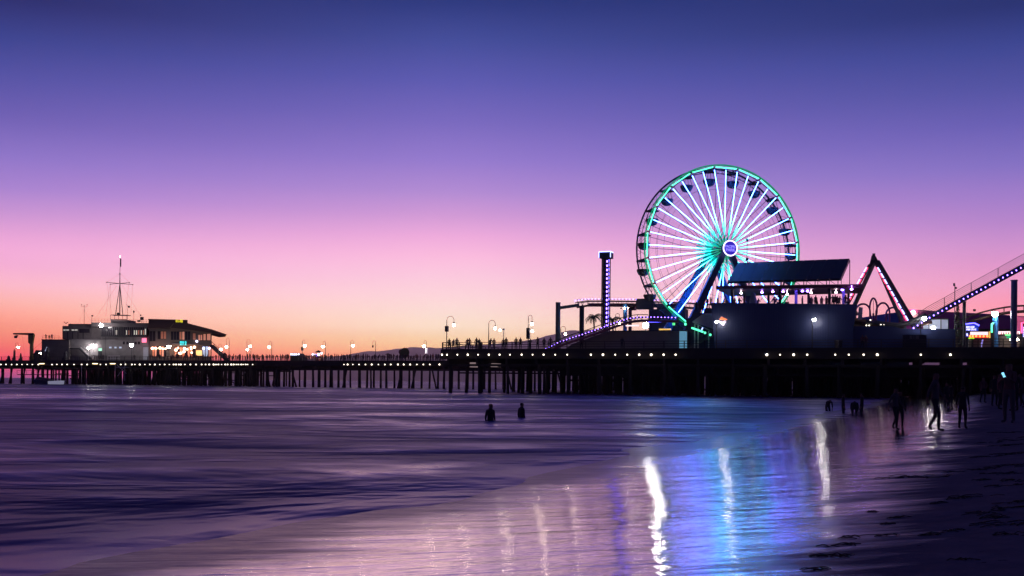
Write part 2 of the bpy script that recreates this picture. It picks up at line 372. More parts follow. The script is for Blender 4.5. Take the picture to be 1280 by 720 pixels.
def beach_material():
    m = bpy.data.materials.new('beach_sand'); m.use_nodes = True; t = m.node_tree; b = t.nodes['Principled BSDF']
    g = N(t, 'ShaderNodeNewGeometry'); sp = N(t, 'ShaderNodeSeparateXYZ'); t.links.new(g.outputs['Position'], sp.inputs[0])
    c = M(t, 'DIVIDE', M(t, 'ADD', M(t, 'SUBTRACT', sp.outputs[0], M(t, 'MULTIPLY', sp.outputs[1], .44)), 6.0), NB)
    def noise(sc, det, scale=(1, 1, 1), rough=0.55, rotd=8):
        mp = N(t, 'ShaderNodeMapping'); mp.inputs['Scale'].default_value = scale; mp.inputs['Rotation'].default_value = (0, 0, math.radians(-rotd))
        t.links.new(g.outputs['Position'], mp.inputs[0])
        n = N(t, 'ShaderNodeTexNoise'); n.inputs['Scale'].default_value = sc; n.inputs['Detail'].default_value = det; n.inputs['Roughness'].default_value = rough
        t.links.new(mp.outputs[0], n.inputs['Vector']); return n.outputs[0]
    edge = noise(0.5, 5, (0.5, 1.2, 1)); streak = noise(3.0, 6, (0.16, 1.5, 1)); grain = noise(60, 4); lump = noise(2.2, 6)
    cw = M(t, 'ADD', c, M(t, 'MULTIPLY', M(t, 'SUBTRACT', edge, 0.5), 3.2))
    cw = M(t, 'ADD', cw, M(t, 'MULTIPLY', M(t, 'SUBTRACT', streak, 0.5), 2.0))
    sY = maprange(t, sp.outputs[1], 8, 60, 0.0, 2.4, smooth=False)
    dry = maprange(t, M(t, 'SUBTRACT', cw, sY), 3.7, 5.2)
    film = noise(0.9, 5, (0.3, 1.6, 1))
    wetcol = mixc(t, film, (0.17, 0.075, 0.075), (0.30, 0.14, 0.14))
    drycol = mixc(t, lump, (0.13, 0.112, 0.14), (0.30, 0.265, 0.31))
    spk = maprange(t, noise(14, 3, (0.6, 1.3, 1)), 0.69, 0.76)
    col = mixc(t, dry, wetcol, drycol); col = mixc(t, spk, col, (0.012, 0.01, 0.012))
    seaz = maprange(t, cw, -0.4, 1.6, 1.0, 0.0); col = mixc(t, seaz, col, (0.018, 0.014, 0.05))
    t.links.new(col, b.inputs['Base Color'])
    rw = maprange(t, cw, -0.8, 1.8, 0.36, 0.11); rw = M(t, 'ADD', rw, M(t, 'MULTIPLY', M(t, 'SUBTRACT', film, 0.5), 0.08))
    rr = N(t, 'ShaderNodeMix', data_type='FLOAT'); t.links.new(dry, rr.inputs[0]); t.links.new(rw, rr.inputs[2]); rr.inputs[3].default_value = 0.8
    t.links.new(rr.outputs[0], b.inputs['Roughness']); t.links.new(M(t, 'MULTIPLY', M(t, 'SUBTRACT', 1.0, dry), maprange(t, cw, -0.8, 1.6)), b.inputs['Coat Weight']); b.inputs['Coat IOR'].default_value = 2.3; b.inputs['Coat Roughness'].default_value = 0.08; b.inputs['IOR'].default_value = 2.3
    sl_ = N(t, 'ShaderNodeMix', data_type='FLOAT'); t.links.new(dry, sl_.inputs[0]); t.links.new(maprange(t, cw, -0.8, 1.6, 0.07, 0.75), sl_.inputs[2]); sl_.inputs[3].default_value = 0.0
    t.links.new(sl_.outputs[0], b.inputs['Specular IOR Level'])
    wob = noise(1.3, 3, (0.8, 1.0, 1)); fine = noise(9.0, 4, (0.10, 1.4, 1)); hw = M(t, 'ADD', M(t, 'ADD', M(t, 'MULTIPLY', fine, 0.004), M(t, 'MULTIPLY', streak, 0.016)), M(t, 'MULTIPLY', wob, 0.030))
    hd = M(t, 'ADD', M(t, 'MULTIPLY', lump, 0.06), M(t, 'MULTIPLY', grain, 0.004))
    hh = N(t, 'ShaderNodeMix', data_type='FLOAT'); t.links.new(dry, hh.inputs[0]); t.links.new(hw, hh.inputs[2]); t.links.new(hd, hh.inputs[3])
    bp = N(t, 'ShaderNodeBump'); bp.inputs['Strength'].default_value = 0.8; bp.inputs['Distance'].default_value = 1.0
    t.links.new(hh.outputs[0], bp.inputs['Height']); t.links.new(bp.outputs[0], b.inputs['Normal']); t.links.new(bp.outputs[0], b.inputs['Coat Normal'])
    return m
solo(mb, 'beach', beach_material(), None, None, (0, 0, 0), kind='structure', ang=0, smooth=True)

# ---- hills across the bay
SKYL = [(250, 462), (300, 456), (360, 451), (400, 447), (425, 444.5), (440, 442.2), (455, 439.4), (462, 438.3), (473, 439.4), (486, 437.6), (493, 436), (507, 435.2), (515, 433.6), (529, 434.6),
        (537, 433.9), (546, 435.2), (560, 434.2), (580, 432), (600, 431), (620, 429.5), (637, 427.4), (652, 426.5), (663, 424.6), (673, 423.4), (683, 419.6), (697, 416.8), (708, 413.8), (716, 412.4), (726, 413.6), (745, 411), (765, 414), (800, 417),
        (850, 425), (950, 434), (1050, 440), (1200, 448), (1400, 455)]
def skyl(x):
    for (a, b), (c, d) in zip(SKYL, SKYL[1:]):
        if a <= x <= c: return b + (d - b) * (x - a) / (c - a)
    return 470
mb = MB(); rows = 9; xs = [250 + 6 * i for i in range(190)]; YR = 13200.0
rnd = random.Random(3); jag = [rnd.uniform(-1, 1) for _ in xs]
vs = []
for r in range(rows):
    k = r / (rows - 1)
    for i, x in enumerate(xs):
        X, Y, Z = W(x, skyl(x) + 0.25 * jag[i], YR)
        kk = (r / 5.0) if r <= 5 else 1 - 0.25 * (r - 5)
        z = (Z + 6) * (kk ** 1.1) - 6 + (14 * math.sin(i * 0.8 + r * 2.1) * (1 if 0 < r < 5 else 0)) * (Z / 400)
        vs.append((X * (0.72 + 0.056 * r), YR * (0.72 + 0.056 * r), z))
n = len(xs)
mb.add(vs, [(r*n+i, r*n+i+1, (r+1)*n+i+1, (r+1)*n+i) for r in range(rows-1) for i in range(n-1)])
solo(mb, 'hills', mat('hillside', (0.09, 0.075, 0.06), 0.95, scale=0.002), None, None, (0, 0, 0), kind='structure', ang=0, smooth=True)

# ---- haze
hz = bpy.data.materials.new('haze_air'); hz.use_nodes = True; t = hz.node_tree; t.nodes.clear()
o_ = N(t, 'ShaderNodeOutputMaterial'); pv = N(t, 'ShaderNodeVolumePrincipled')
pv.inputs['Color'].default_value = (0.99, 0.97, 1.0, 1); pv.inputs['Density'].default_value = 0.000042; pv.inputs['Anisotropy'].default_value = 0.82
t.links.new(pv.outputs[0], o_.inputs['Volume'])
mb = MB(); mb.box(-15500, 15500, -100, 15500, -4, 760)
solo(mb, 'haze', hz, None, None, (0, 0, 0), kind='stuff', ang=0)
#@@SETTING_END

# ================================================================== PEOPLE (skinned bodies, one continuous mesh each)
def make_body(name, joints, bones, radii, fingers=False, mats=None, sub=1):
    """joints: dict name->(x,y,z); bones: pairs; radii per joint"""
    names = list(joints); me = bpy.data.meshes.new(name)
    vs = [joints[k] for k in names]; idx = {k: i for i, k in enumerate(names)}
    ed = [(idx[a], idx[b]) for a, b in bones]; rad = [radii[k] for k in names]
    if fingers:
        for s in ('l', 'r'):
            h = Vector(joints['hand_' + s]); w = Vector(joints['wrist_' + s]); d = (h - w).normalized()
            side = d.cross(Vector((0, 0, 1))) if abs(d.z) < 0.8 else Vector((0, 1, 0)); side.normalize(); nn = d.cross(side)
            for k, (off, ln) in enumerate(((-0.033, .058), (-0.011, .072), (0.011, .075), (0.033, .066))):
                base = len(vs); r0 = h + side * off * 0.6
                vs += [tuple(r0 + side * off * .4 + d * .02), tuple(r0 + side * off * .5 + d * (.02 + ln * .5) + nn * .006), tuple(r0 + side * off * .5 + d * (.02 + ln) + nn * .022)]
                ed += [(idx['hand_' + s], base), (base, base + 1), (base + 1, base + 2)]; rad += [.010, .009, .007]
            base = len(vs); sg = -1
            vs += [tuple(w + d * .03 + side * .035 * sg), tuple(w + d * .065 + side * .058 * sg + nn * .01)]
            ed += [(idx['wrist_' + s], base), (base, base + 1)]; rad += [.012, .009]
    me.from_pydata(vs, ed, []); o = bpy.data.objects.new(name, me); COL.objects.link(o)
    sk = o.modifiers.new('skin', 'SKIN'); sk.use_smooth_shade = True
    for i, v in enumerate(me.skin_vertices[0].data):
        v.radius = (rad[i], rad[i]) if not isinstance(rad[i], tuple) else rad[i]; v.use_root = (i == 0)
    if sub:
        sb = o.modifiers.new('sub', 'SUBSURF'); sb.levels = sub; sb.render_levels = sub
    dg = bpy.context.evaluated_depsgraph_get(); m2 = bpy.data.meshes.new_from_object(o.evaluated_get(dg))
    bpy.data.objects.remove(o); m2.name = name
    for m in (mats or (cloth1, cloth2, skin, hairm)): m2.materials.append(m)
    neck = Vector(joints['neck']); hd = Vector(joints['head']); hips = joints['hips'][2]
    hands = [Vector(joints['wrist_l']), Vector(joints['wrist_r'])]; el = [Vector(joints['elbow_l']), Vector(joints['elbow_r'])]
    for p in m2.polygons:
        c = p.center; k = 0 if c.z < hips + .02 else 1
        if c.z > neck.z + .0:
            k = 2
            if c.z > hd.z + .035 or (c.y > hd.y + .03 and c.z > hd.z - .06): k = 3
        for hnd in hands:
            if (c - hnd).length < .10: k = 2
        p.material_index = k
    return m2
BONES = [('hips','chest'),('chest','collar'),('collar','neck'),('neck','chin'),('chin','head'),('head','crownp'),('chin','nose'),
         ('collar','sh_l'),('collar','sh_r'),('sh_l','elbow_l'),('sh_r','elbow_r'),('elbow_l','wrist_l'),('elbow_r','wrist_r'),('wrist_l','hand_l'),('wrist_r','hand_r'),
         ('hips','hip_l'),('hips','hip_r'),('hip_l','knee_l'),('hip_r','knee_r'),('knee_l','ankle_l'),('knee_r','ankle_r'),('ankle_l','toe_l'),('ankle_r','toe_r')]
RAD = {'hips': (.15,.11), 'chest': (.145,.10), 'collar': (.12,.085), 'neck': .055, 'chin': .062, 'head': .092, 'crownp': .07, 'nose': .018,
       'sh_l': .062, 'sh_r': .062, 'elbow_l': .043, 'elbow_r': .043, 'wrist_l': .028, 'wrist_r': .028, 'hand_l': .036, 'hand_r': .036,
       'hip_l': .095, 'hip_r': .095, 'knee_l': .062, 'knee_r': .062, 'ankle_l': .042, 'ankle_r': .042, 'toe_l': .038, 'toe_r': .038}
def stand(**kw):   # faces -y
    J = {'hips': (0,0,.93), 'chest': (0,.01,1.20), 'collar': (0,.015,1.40), 'neck': (0,.0,1.49), 'chin': (0,-.015,1.56), 'head': (0,0,1.64), 'crownp': (0,.005,1.68), 'nose': (0,-.105,1.61),
         'sh_l': (-.17,.01,1.40), 'sh_r': (.17,.01,1.40), 'elbow_l': (-.23,.03,1.12), 'elbow_r': (.23,.03,1.12), 'wrist_l': (-.24,-.03,.88), 'wrist_r': (.24,-.03,.88),
         'hand_l': (-.24,-.05,.80), 'hand_r': (.24,-.05,.80), 'hip_l': (-.09,0,.86), 'hip_r': (.09,0,.86), 'knee_l': (-.11,-.02,.48), 'knee_r': (.11,-.02,.48),
         'ankle_l': (-.12,.03,.07), 'ankle_r': (.12,.03,.07), 'toe_l': (-.14,-.13,.045), 'toe_r': (.14,-.13,.045)}
    J.update(kw); return J
POSE = {
 'stand': stand(),
 'lean': stand(chest=(0,-.10,1.17), collar=(0,-.19,1.34), neck=(0,-.23,1.42), chin=(0,-.26,1.48), head=(0,-.26,1.56), crownp=(0,-.26,1.60), nose=(0,-.36,1.52), sh_l=(-.17,-.18,1.33), sh_r=(.17,-.18,1.33),
   elbow_l=(-.24,-.30,1.12), elbow_r=(.24,-.30,1.12), wrist_l=(-.10,-.45,1.10), wrist_r=(.10,-.45,1.10), hand_l=(-.03,-.48,1.10), hand_r=(.04,-.48,1.10)),
 'walk': stand(knee_l=(-.10,-.12,.49), ankle_l=(-.10,-.12,.07), toe_l=(-.10,-.28,.045), knee_r=(.10,.02,.47), ankle_r=(.10,.20,.12), toe_r=(.10,.08,.04),
   elbow_l=(-.23,.13,1.13), wrist_l=(-.24,.16,.90), hand_l=(-.24,.15,.82), elbow_r=(.23,-.06,1.12), wrist_r=(.22,-.22,.93), hand_r=(.22,-.27,.87)),
 'phone': stand(elbow_r=(.22,-.16,1.15), wrist_r=(.13,-.36,1.28), hand_r=(.10,-.41,1.33), elbow_l=(-.22,-.15,1.13), wrist_l=(-.02,-.36,1.27), hand_l=(.03,-.41,1.31)),
 'akimbo': stand(elbow_r=(.36,.08,1.17), wrist_r=(.20,-.03,1.0), hand_r=(.14,-.06,.98), knee_l=(-.16,-.02,.48), ankle_l=(-.21,.03,.07), toe_l=(-.24,-.13,.045)),
 'stoop': stand(hips=(0,.12,.88), chest=(0,-.08,1.05), collar=(0,-.24,1.12), neck=(0,-.31,1.14), chin=(0,-.37,1.13), head=(0,-.43,1.18), crownp=(0,-.46,1.21), nose=(0,-.50,1.09), sh_l=(-.17,-.22,1.12), sh_r=(.17,-.22,1.12),
   elbow_l=(-.2,-.28,.84), elbow_r=(.2,-.28,.84), wrist_l=(-.16,-.36,.62), wrist_r=(.16,-.36,.62), hand_l=(-.15,-.38,.55), hand_r=(.15,-.38,.55), hip_l=(-.09,.10,.83), hip_r=(.09,.10,.83)),
}
MSETS = [(cloth1, cloth1, skin, hairm), (cloth1, cloth2, skin, hairm), (cloth2, cloth3, skin, hairm), (cloth1, cloth3, skin, hairm)]
LOWP = []
for i, (k, ms) in enumerate((('stand', 0), ('lean', 1), ('walk', 2), ('akimbo', 3), ('phone', 1), ('stand', 2), ('stoop', 0))):
    LOWP.append(make_body('person_' + k, POSE[k], BONES, RAD, mats=MSETS[ms], sub=1))
HIP = {k: make_body('person_near_' + k, POSE[k], BONES, RAD, fingers=True, mats=MSETS[i % 4], sub=2) for i, k in enumerate(('stand', 'walk', 'phone', 'akimbo', 'stoop'))}
def person(mesh, loc, face, scale, label, group=None):
    o = bpy.data.objects.new('person', mesh); COL.objects.link(o)
    o.location = loc; o.rotation_euler = (0, 0, face); o.scale = (scale,) * 3
    return tag(o, label, 'person', group)

# ================================================================== PIERS
DECK = 6.0; T0 = 127.4; TF = 197.0
def apx(px, t, py=437): return A(px, py, t)[0]
ZA = lambda px, py, t: A(px, py, t)[2]
def pier(name, label, cat, a0, a1, t0, t1, rowa, rowt, clear=(), fascia=1.5, seed=1, batter=0.25, dense=None):
    r = random.Random(seed)
    root = thing(name, label, cat, (a0, t0, 0))
    mb = MB(); mb.box(a0, a1, t0, t1, DECK - 0.28, DECK)
    part(mb, 'deck', deckwood, root)
    mb = MB(); mb.box(a0, a1, t0 - 0.16, t0 - 0.003, DECK - fascia * .62, DECK + 0.12)
    mb.box(a0 - 0.16, a0 - 0.003, t0, t1, DECK - fascia * .62, DECK + 0.12)
    part(mb, 'fascia', timber, root)
    mb = MB(); k = 0; a = a0 + 1
    while a < a1:                               # stringers and cross beams
        mb.box(a - .15, a + .15, t0 + .05, t1 - .05, DECK - fascia, DECK - 0.283); a += rowa
    t = t0 + .6
    while t < t1:
        mb.box(a0 + .1, a1 - .1, t - .12, t + .12, DECK - fascia - .32, DECK - fascia - .003); t += rowt
    part(mb, 'crossbeam', timber, root)
    piles = []
    i = 0; a = a0 + 1.0
    while a < a1:
        j = 0; t = t0 + .6
        while t < t1:
            aa = a + r.uniform(-.5, .5); lean = r.uniform(-.12, .12); rr = r.uniform(.2, .3)
            if not any(c0 < aa < c1 for c0, c1 in clear):
                piles.append((t, aa, lean, rr, False))
                if j == 0 and r.random() < batter: piles.append((t, aa + .5, r.choice((-1, 1)) * r.uniform(1.0, 1.6), .21, True))
                if j == 0 and r.random() < .3: piles.append((t + .35, aa + r.uniform(.5, .8), 0, .2, False))
            t += rowt; j += 1
        a += rowa; i += 1
    if dense:
        aa0, n_ = dense
        for q in range(n_):
            f = r.random(); a = aa0 + (a1 - aa0) * r.random(); t = t0 + 7 + (t1 - t0 - 8) * r.random()
            piles.append((t, a, r.choice((0, 0, r.uniform(-1.2, 1.2))), r.uniform(.2, .32), True))
    piles.sort(key=lambda p: p[0])
    def pm(mb, p):
        t, aa, lean, rr, _ = p; wx, wy, _z = pier2world((aa, t, 0)); zb = min(-0.6, 0) if beach_at(wx, wy) < 0 else beach_at(wx, wy) - 0.5
        mb.tube((aa + lean, t, zb), (aa, t, DECK - fascia - .01), rr, 7, rr * .85)
    for p in piles[:98]:
        mb = MB(); pm(mb, p); part(mb, 'pile', timber, root, smooth=True)
    if piles[98:]:
        mb = MB()
        for p in piles[98:]: pm(mb, p)
        part(mb, 'pile_field', timber, root, kind='stuff', smooth=True)
    return root
aL = apx(552, T0); aR = apx(1420, T0)
near = pier('amusement_pier', 'wide dark timber pier carrying the ferris wheel and rides', 'pier', aL, aR, T0, 190, 4.4, 5.2, fascia=1.9, seed=5, batter=.2, dense=(apx(690, T0), 430))
# catwalk and lit store rooms hung under the near pier
mb = MB(); mb.box(aL + 2, aR, T0 + 1.5, T0 + 2.3, 2.75, 2.95); mb.box(aL + 2, aR, T0 + 1.5, T0 + 1.56, 3.4, 3.46)
a = aL + 2
while a < aR: mb.box(a, a + .08, T0 + 1.5, T0 + 1.58, 2.95, DECK - 1.9); a += 3.1
part(mb, 'catwalk', timber, near)
mb = MB(); rb = random.Random(2)
for k in range(90):
    a = aL + 14 + (aR - aL - 20) * rb.random(); t = T0 + 6 + 50 * rb.random(); w = rb.uniform(2, 4.5); z0 = rb.uniform(1.6, 3.6)
    mb.beam((a, t, z0), (a + w, t, z0 + rb.choice((-1.8, 1.8, 0, 0))), .22, .28)
part(mb, 'cross_brace', timber, near, kind='stuff')
mb = MB(); mb.box(apx(700, T0 + 9), aR, T0 + 9, T0 + 9.3, 2.6, DECK - 2.3); part(mb, 'added_dark_wall', timber, near)  # added wall, darkens the bright gaps between the piles
fL = apx(-40, TF); fR = aL + 62
far = pier('fishing_pier', 'long narrow timber pier running out to sea behind', 'pier', fL, fR, TF, TF + 9.5, 3.6, 3.2, clear=[(apx(31, TF) + .0, apx(36, TF))], fascia=1.7, seed=9, batter=.35)
hL = apx(44, TF + 10); hR = apx(300, TF + 10)
harbor = pier('harbor_platform', 'broad timber platform under the harbour buildings at the seaward end', 'pier', hL, hR, TF + 9.52, TF + 34, 3.1, 4.5, fascia=1.9, seed=12, dense=(hL, 130))
mb = MB(); rb = random.Random(6)
for k in range(46):
    a = hL + (hR - hL) * rb.random() * .95; t = TF + 10 + 20 * rb.random(); w = rb.uniform(2, 4.5); z0 = rb.uniform(1.4, 3.6)
    mb.beam((a, t, z0), (a + w, t, z0 + rb.choice((-1.6, 1.6, 0, 0))), .2, .24)
part(mb, 'cross_brace', timber, harbor, kind='stuff')

def near_where(px, label):
    for lim, w in ((556, 'first under the seaward corner'), (565, 'second under the seaward corner'), (578, 'under the leaning pair by the corner lamp'), (590, 'under the tall close group'), (604, 'left of the single globe hooked lamp'), (618, 'under the single globe hooked lamp'),
                   (631, 'under the short thin post'), (645, 'midway between thin post and two globe lamp'), (658, 'just left of the two globe lamp'), (672, 'just right of the two globe lamp'), (687, 'where the low coaster track starts'), (700, 'under the thick greenish column'),
                   (712, 'last before the gap left of the palm'), (745, 'first after the gap, below the palm'), (760, 'below the drop tower'), (775, 'below the hooked lamp right of the drop tower'), (790, 'below the bright blue column'), (805, 'left of the flood light'), (820, 'right of the flood light'),
                   (835, 'under the middle of the grey ride house'), (850, 'last under the grey ride house'), (965, 'first of four left of the tall globe lamp post'), (985, 'second of four left of the tall globe lamp post'), (1000, 'third of four left of the tall globe lamp post'), (1015, 'just left of the tall globe lamp post'),
                   (1050, 'under the litter bin'), (1068, 'under the right end of the navy pavilion'), (1085, 'under the broad person at the rail'), (1105, 'last of the four right of the tall globe lamp post'), (1160, 'under the foot of the lift hill'), (1200, 'alone under the cypress')):
        if px < lim: return 'near pier edge lamp, ' + w
    return label
def far_where(px, label):
    for lim, w in ((16, 'at the far seaward end'), (32, 'below the winches left of the crane'), (50, 'below the crane'), (90, 'below the low flat harbour block'), (126, 'below the harbour steps'), (160, 'below the signal mast'), (188, 'below the rounded harbour wall'), (215, 'below the left part of the restaurant'),
                   (266, 'below the restaurant string lights'), (290, 'below the restaurant outside stairs'), (320, 'in the tight cluster right of the stairs'), (470, 'between the lit and the unlit hooked lamps'), (500, 'below the wide dark umbrella'), (525, 'below the large dark disc'), (570, 'just left of the near pier corner')):
        if px < lim: return 'far pier edge lamp ' + w
    return label
def under_lamp_row(pxs, t, group, label, y=443, r=.125, where=None):
    proto = None
    for px in pxs:
        a, _, z = A(px, y, t)
        if proto is None:
            base = (a, t, z); root = thing('deck_lamp', where(px, label) if where else label, 'lamp', base, group)
            mb = MB(); mb.lathe((a, t, z + .12), [(.24, 0), (.20, .05), (.05, .14)], 8); mb.tube((a, t, z + .25), (a, t, z + .45), .03, 5)
            mb.tube((a, t, z + .43), (a, t + .5, z + .43), .03, 5)
            part(mb, 'shade', darksteel, root)
            mb = MB(); mb.ball((a, t, z), r, 8, 5); part(mb, 'bulb', deckled, root)
            proto = root
        else:
            c = copy_tree(proto); c['label'] = where(px, label) if where else label; c.location = rotz((a, t, z), ANG); c.scale = (random.uniform(.7, 1.25),) * 3
pn = [552.5, 558.8, 571.7, 584.7, 597.5, 611, 624.5, 637.5, 652, 665.7, 679.5, 694, 709, 738.6, 753.7, 769, 784, 799, 814, 829.5, 844.5, 958.5, 975, 992, 1009, 1044, 1061, 1079.5, 1096.6, 1151, 1188]
under_lamp_row(pn, T0 - .75, 'small lamps hung along the amusement pier edge', 'small white lamp hung below the deck edge of the near wide pier', 443.4, where=near_where)
pf = [1, 7.5, 14.5, 21, 27.5, 34, 40.5, 48, 65, 71, 77.5, 84, 92.5, 102, 109, 125.5, 132.5, 151, 157, 164.8, 168.5, 174.7, 181, 187.2, 193.5, 199.7, 205.8, 211.8, 217, 220, 223.5, 226, 231, 238, 245, 252, 257, 261.5, 267, 270, 273, 277, 281.5, 284.5,
      289, 292, 295.5, 298, 301.5, 304, 307, 309.5, 315.8, 430, 434.5, 441, 448.8, 456.8, 464.6, 473, 481, 488.4, 497.4, 504.6, 512.7, 521, 529.2, 537.2, 549.3, 561.5]
under_lamp_row(pf, TF - .35, 'small lamps hung along the fishing pier edge', 'small white lamp hung below the deck edge of the far narrow pier', 455.6, r=.14, where=far_where)
for px, lb in ((52.5, 'long yellow tube lamp under the deck below the low grey harbour block'), (119, 'long yellow tube lamp under the deck below the harbour tower steps'), (141, 'long yellow tube lamp under the deck below the mast')):
    a, _, z = A(px, 454.6, TF - .3); mb = MB(); mb.box(a - .75, a + .75, TF - .42, TF - .25, z - .09, z + .09)
    root = thing('tube_lamp', lb, 'lamp', (a, TF, z)); part(mb, 'tube', tube_y, root)
    mb = MB(); mb.box(a - .8, a + .8, TF - .5, TF - .165, z + .093, z + .16); part(mb, 'housing', darksteel, root)

def railing(label, a0, a1, t, post=2.4, h=1.1, rails=(1.1, .78, .45, .15), r=.035, m=railm, name='railing', ends=None, z0=DECK):
    root = thing(name, label, 'railing', (a0, t, z0))
    mb = MB()
    for z in rails: mb.beam((a0, t, z0 + z), (a1, t, z0 + z), r * 2.2, r * 2.2)
    part(mb, 'rail', m, root)
    n = max(2, int((a1 - a0) / post) + 1); mb = MB()
    for i in range(n):
        a = a0 + (a1 - a0) * i / (n - 1); mb.box(a - .06, a + .06, t - .11, t - .04, z0 - .2, z0 + h + .05)
    part(mb, 'post', m, root, kind='stuff' if n > 40 else None)
    return root
railing('dark timber railing along the front edge of the near wide pier', aL + .1, aR, T0 + .1, post=2.6)
railing('dark railing along the front edge of the far narrow pier', fL, aL + 20, TF + .12, post=2.4)
mb = MB()
root = thing('railing', 'dark railing along the seaward end of the near wide pier', 'railing', (aL, T0, DECK))
for z in (1.1, .78, .45, .15): mb.beam((aL + .05, T0 + .3, DECK + z), (aL + .05, 189, DECK + z), .08, .08)
part(mb, 'rail', railm, root); mb = MB()
for i in range(24): mb.box(aL, aL + .1, T0 + .3 + i * 2.6, T0 + .4 + i * 2.6, DECK, DECK + 1.15)
part(mb, 'post', railm, root)

# ---- street lamps with hooked arms
def hook_lamp(px, ytop, gx, gy, t, label, side=None, box=False, group=None, lit=True, ybase=437.0, second=None, m=lamp_w, gr=.19):
    a, _, zt = A(px, ytop, t); ga, _, gz = A(gx, gy, t); rad = abs(ga - a) / 2; sg = 1 if ga > a else -1
    root = thing('street_lamp', label, 'street lamp', (a, t, DECK), group)
    mb = MB(); mb.lathe((a, t, DECK), [(.16, 0), (.14, .25), (.075, .35), (.07, 2.0), (.05, max(2.2, zt - DECK - rad))], 8)
    part(mb, 'post', steel, root, smooth=False)
    zc = zt - rad; pts = [(a + sg * (rad - rad * math.cos(w)), t, zc + rad * math.sin(w)) for w in [PI * k / 10 for k in range(11)]]
    pts.append((ga, t, gz + .35))
    mb = MB(); mb.path(pts, .035, 6); part(mb, 'arm', steel, root)
    mb = MB(); mb.lathe((ga, t, gz + .16), [(.24, 0), (.16, .12), (.05, .24)], 10); part(mb, 'cap', darksteel, root)
    mb = MB(); mb.ball((ga, t, gz), gr, 10, 7); part(mb, 'globe', m if lit else glassd, root, smooth=True)
    if box:
        for bx in box:
            _, _, bz = A(px, bx, t); mb = MB(); mb.box(a - .22, a + .22, t - .2, t + .2, bz - .4, bz + .4); part(mb, 'speaker_box', darksteel, root)
    if second:
        sa, _, sz = A(second[0], second[1], t); mb = MB(); mb.path([(a, t, sz + .9), (a + (sa - a) * .7, t, sz + .95), (sa, t, sz + .3)], .03); part(mb, 'arm', steel, root)
        mb = MB(); mb.ball((sa, t, sz), .17, 10, 7); part(mb, 'globe', m, root, smooth=True)
    return root
tn = T0 + 1.2
hook_lamp(558.6, 395.4, 567.4, 406.2, T0 + .6, 'tall hooked street lamp at the seaward corner of the near pier', box=(411,))
hook_lamp(611, 400.3, 619, 410.3, tn, 'hooked street lamp with one globe standing among people on the near pier')
hook_lamp(660.5, 394, 665, 404.9, tn, 'hooked street lamp with two globes and two boxes on its post', box=(413.5, 420), second=(665.4, 414.2))
hook_lamp(701, 408, 706.8, 417.6, T0 + 20, 'hooked street lamp behind the low end of the small coaster track')
hook_lamp(769.5, 392, 774.4, 403.4, T0 + 14, 'hooked street lamp between drop tower and blue column', m=lamp_ww)
# small double-bulb post
a, _, z = A(629.6, 412, tn); root = thing('lamp_post', 'short thin post with one small bright bulb on a side arm', 'street lamp', (a, tn, DECK))
mb = MB(); mb.tube((a, tn, DECK), (a, tn, z), .06, 6); mb.tube((a, tn, z), (A(625, 412.8, tn)[0], tn, z), .03, 5); mb.box(a - .12, a + .12, tn - .1, tn + .1, z - .1, z + .15)
part(mb, 'post', whitep, root); mb = MB(); mb.ball(A(624.9, 412.8, tn), .15, 8, 6); part(mb, 'globe', lamp_w, root, smooth=True)
def post_lamp(px, gy, t, label, m=lamp_ww, r=.22, name='lamp_post', mp=darksteel, zb=DECK, arm=None):
    ga, _, gz = A(px, gy, t); pa = ga if arm is None else A(arm, gy, t)[0]
    root = thing(name, label, 'street lamp', (pa, t, zb)); mb = MB()
    mb.lathe((pa, t, zb), [(.13, 0), (.1, .3), (.06, .5), (.05, gz - zb - (.1 if arm is None else -.1))], 8)
    if arm is not None: mb.tube((pa, t, gz + .1), (ga, t, gz + .25), .04, 6)
    mb.lathe((ga, t, gz + r * .6), [(r * 1.05, 0), (r * .5, .13), (.04, .2)], 10)
    part(mb, 'post', mp, root); mb = MB(); mb.ball((ga, t, gz), r, 10, 7); part(mb, 'globe', m, root, smooth=True); return root
post_lamp(895.6, 402.3, T0 + .9, 'single globe lamp post beside the orange and white logo', r=.19)
post_lamp(1017.5, 399.6, T0 + .9, 'tall single globe lamp post in front of the dark navy wall panel', arm=1015.4, r=.21)
post_lamp(1155.3, 398.2, T0 + 2.5, 'bright globe lamp post at the foot of the coaster lift hill', arm=1151, r=.25)
post_lamp(1166.5, 409.6, T0 + 5.5, 'low bright lamp in front of the pale windows', r=.24)
post_lamp(1243.5, 392.4, T0 + 10, 'bright flood lamp on top of the blue column', m=lamp_ww, r=.36, mp=bluesteel, name='column_lamp')

# far pier lamps
FP = [(286.5, 422.5, 283, 433.5, 'before the stairs of the restaurant'), (308.7, 424, 312.6, 432.7, 'the first one past the restaurant stairs'), (339.8, 427, 336.3, 433.8, 'the one before the white lit kiosk'),
      (378, 425, 381, 432.2, 'with a small box halfway up its post'), (407, 426.5, 403.6, 433, 'beside the violet lit kiosk'), (438.5, 425, 441.5, 432.2, 'where the far hills begin'), (533, 425.5, 530, 432.6, 'above the vertical white sign')]
for px, yt, gx, gy, lb in FP: hook_lamp(px, yt, gx, gy, TF + 1, 'hooked street lamp on the far pier, ' + lb, ybase=452, box=(436,) if 377 < px < 379 else False, gr=.29, group='hooked lamps along the far pier')
hook_lamp(469.5, 426, 466, 433.5, TF + 1, 'unlit hooked street lamp on the far pier', lit=False, group='hooked lamps along the far pier')
hook_lamp(313.8, 431, 309, 437.2, TF + 6, 'lower hooked street lamp on the far pier near the restaurant stairs', gr=.26, group='hooked lamps along the far pier')
hook_lamp(19.3, 428.3, 22.9, 434, TF + 1, 'hooked street lamp on the far pier under the crane arm', gr=.29, group='hooked lamps along the far pier')
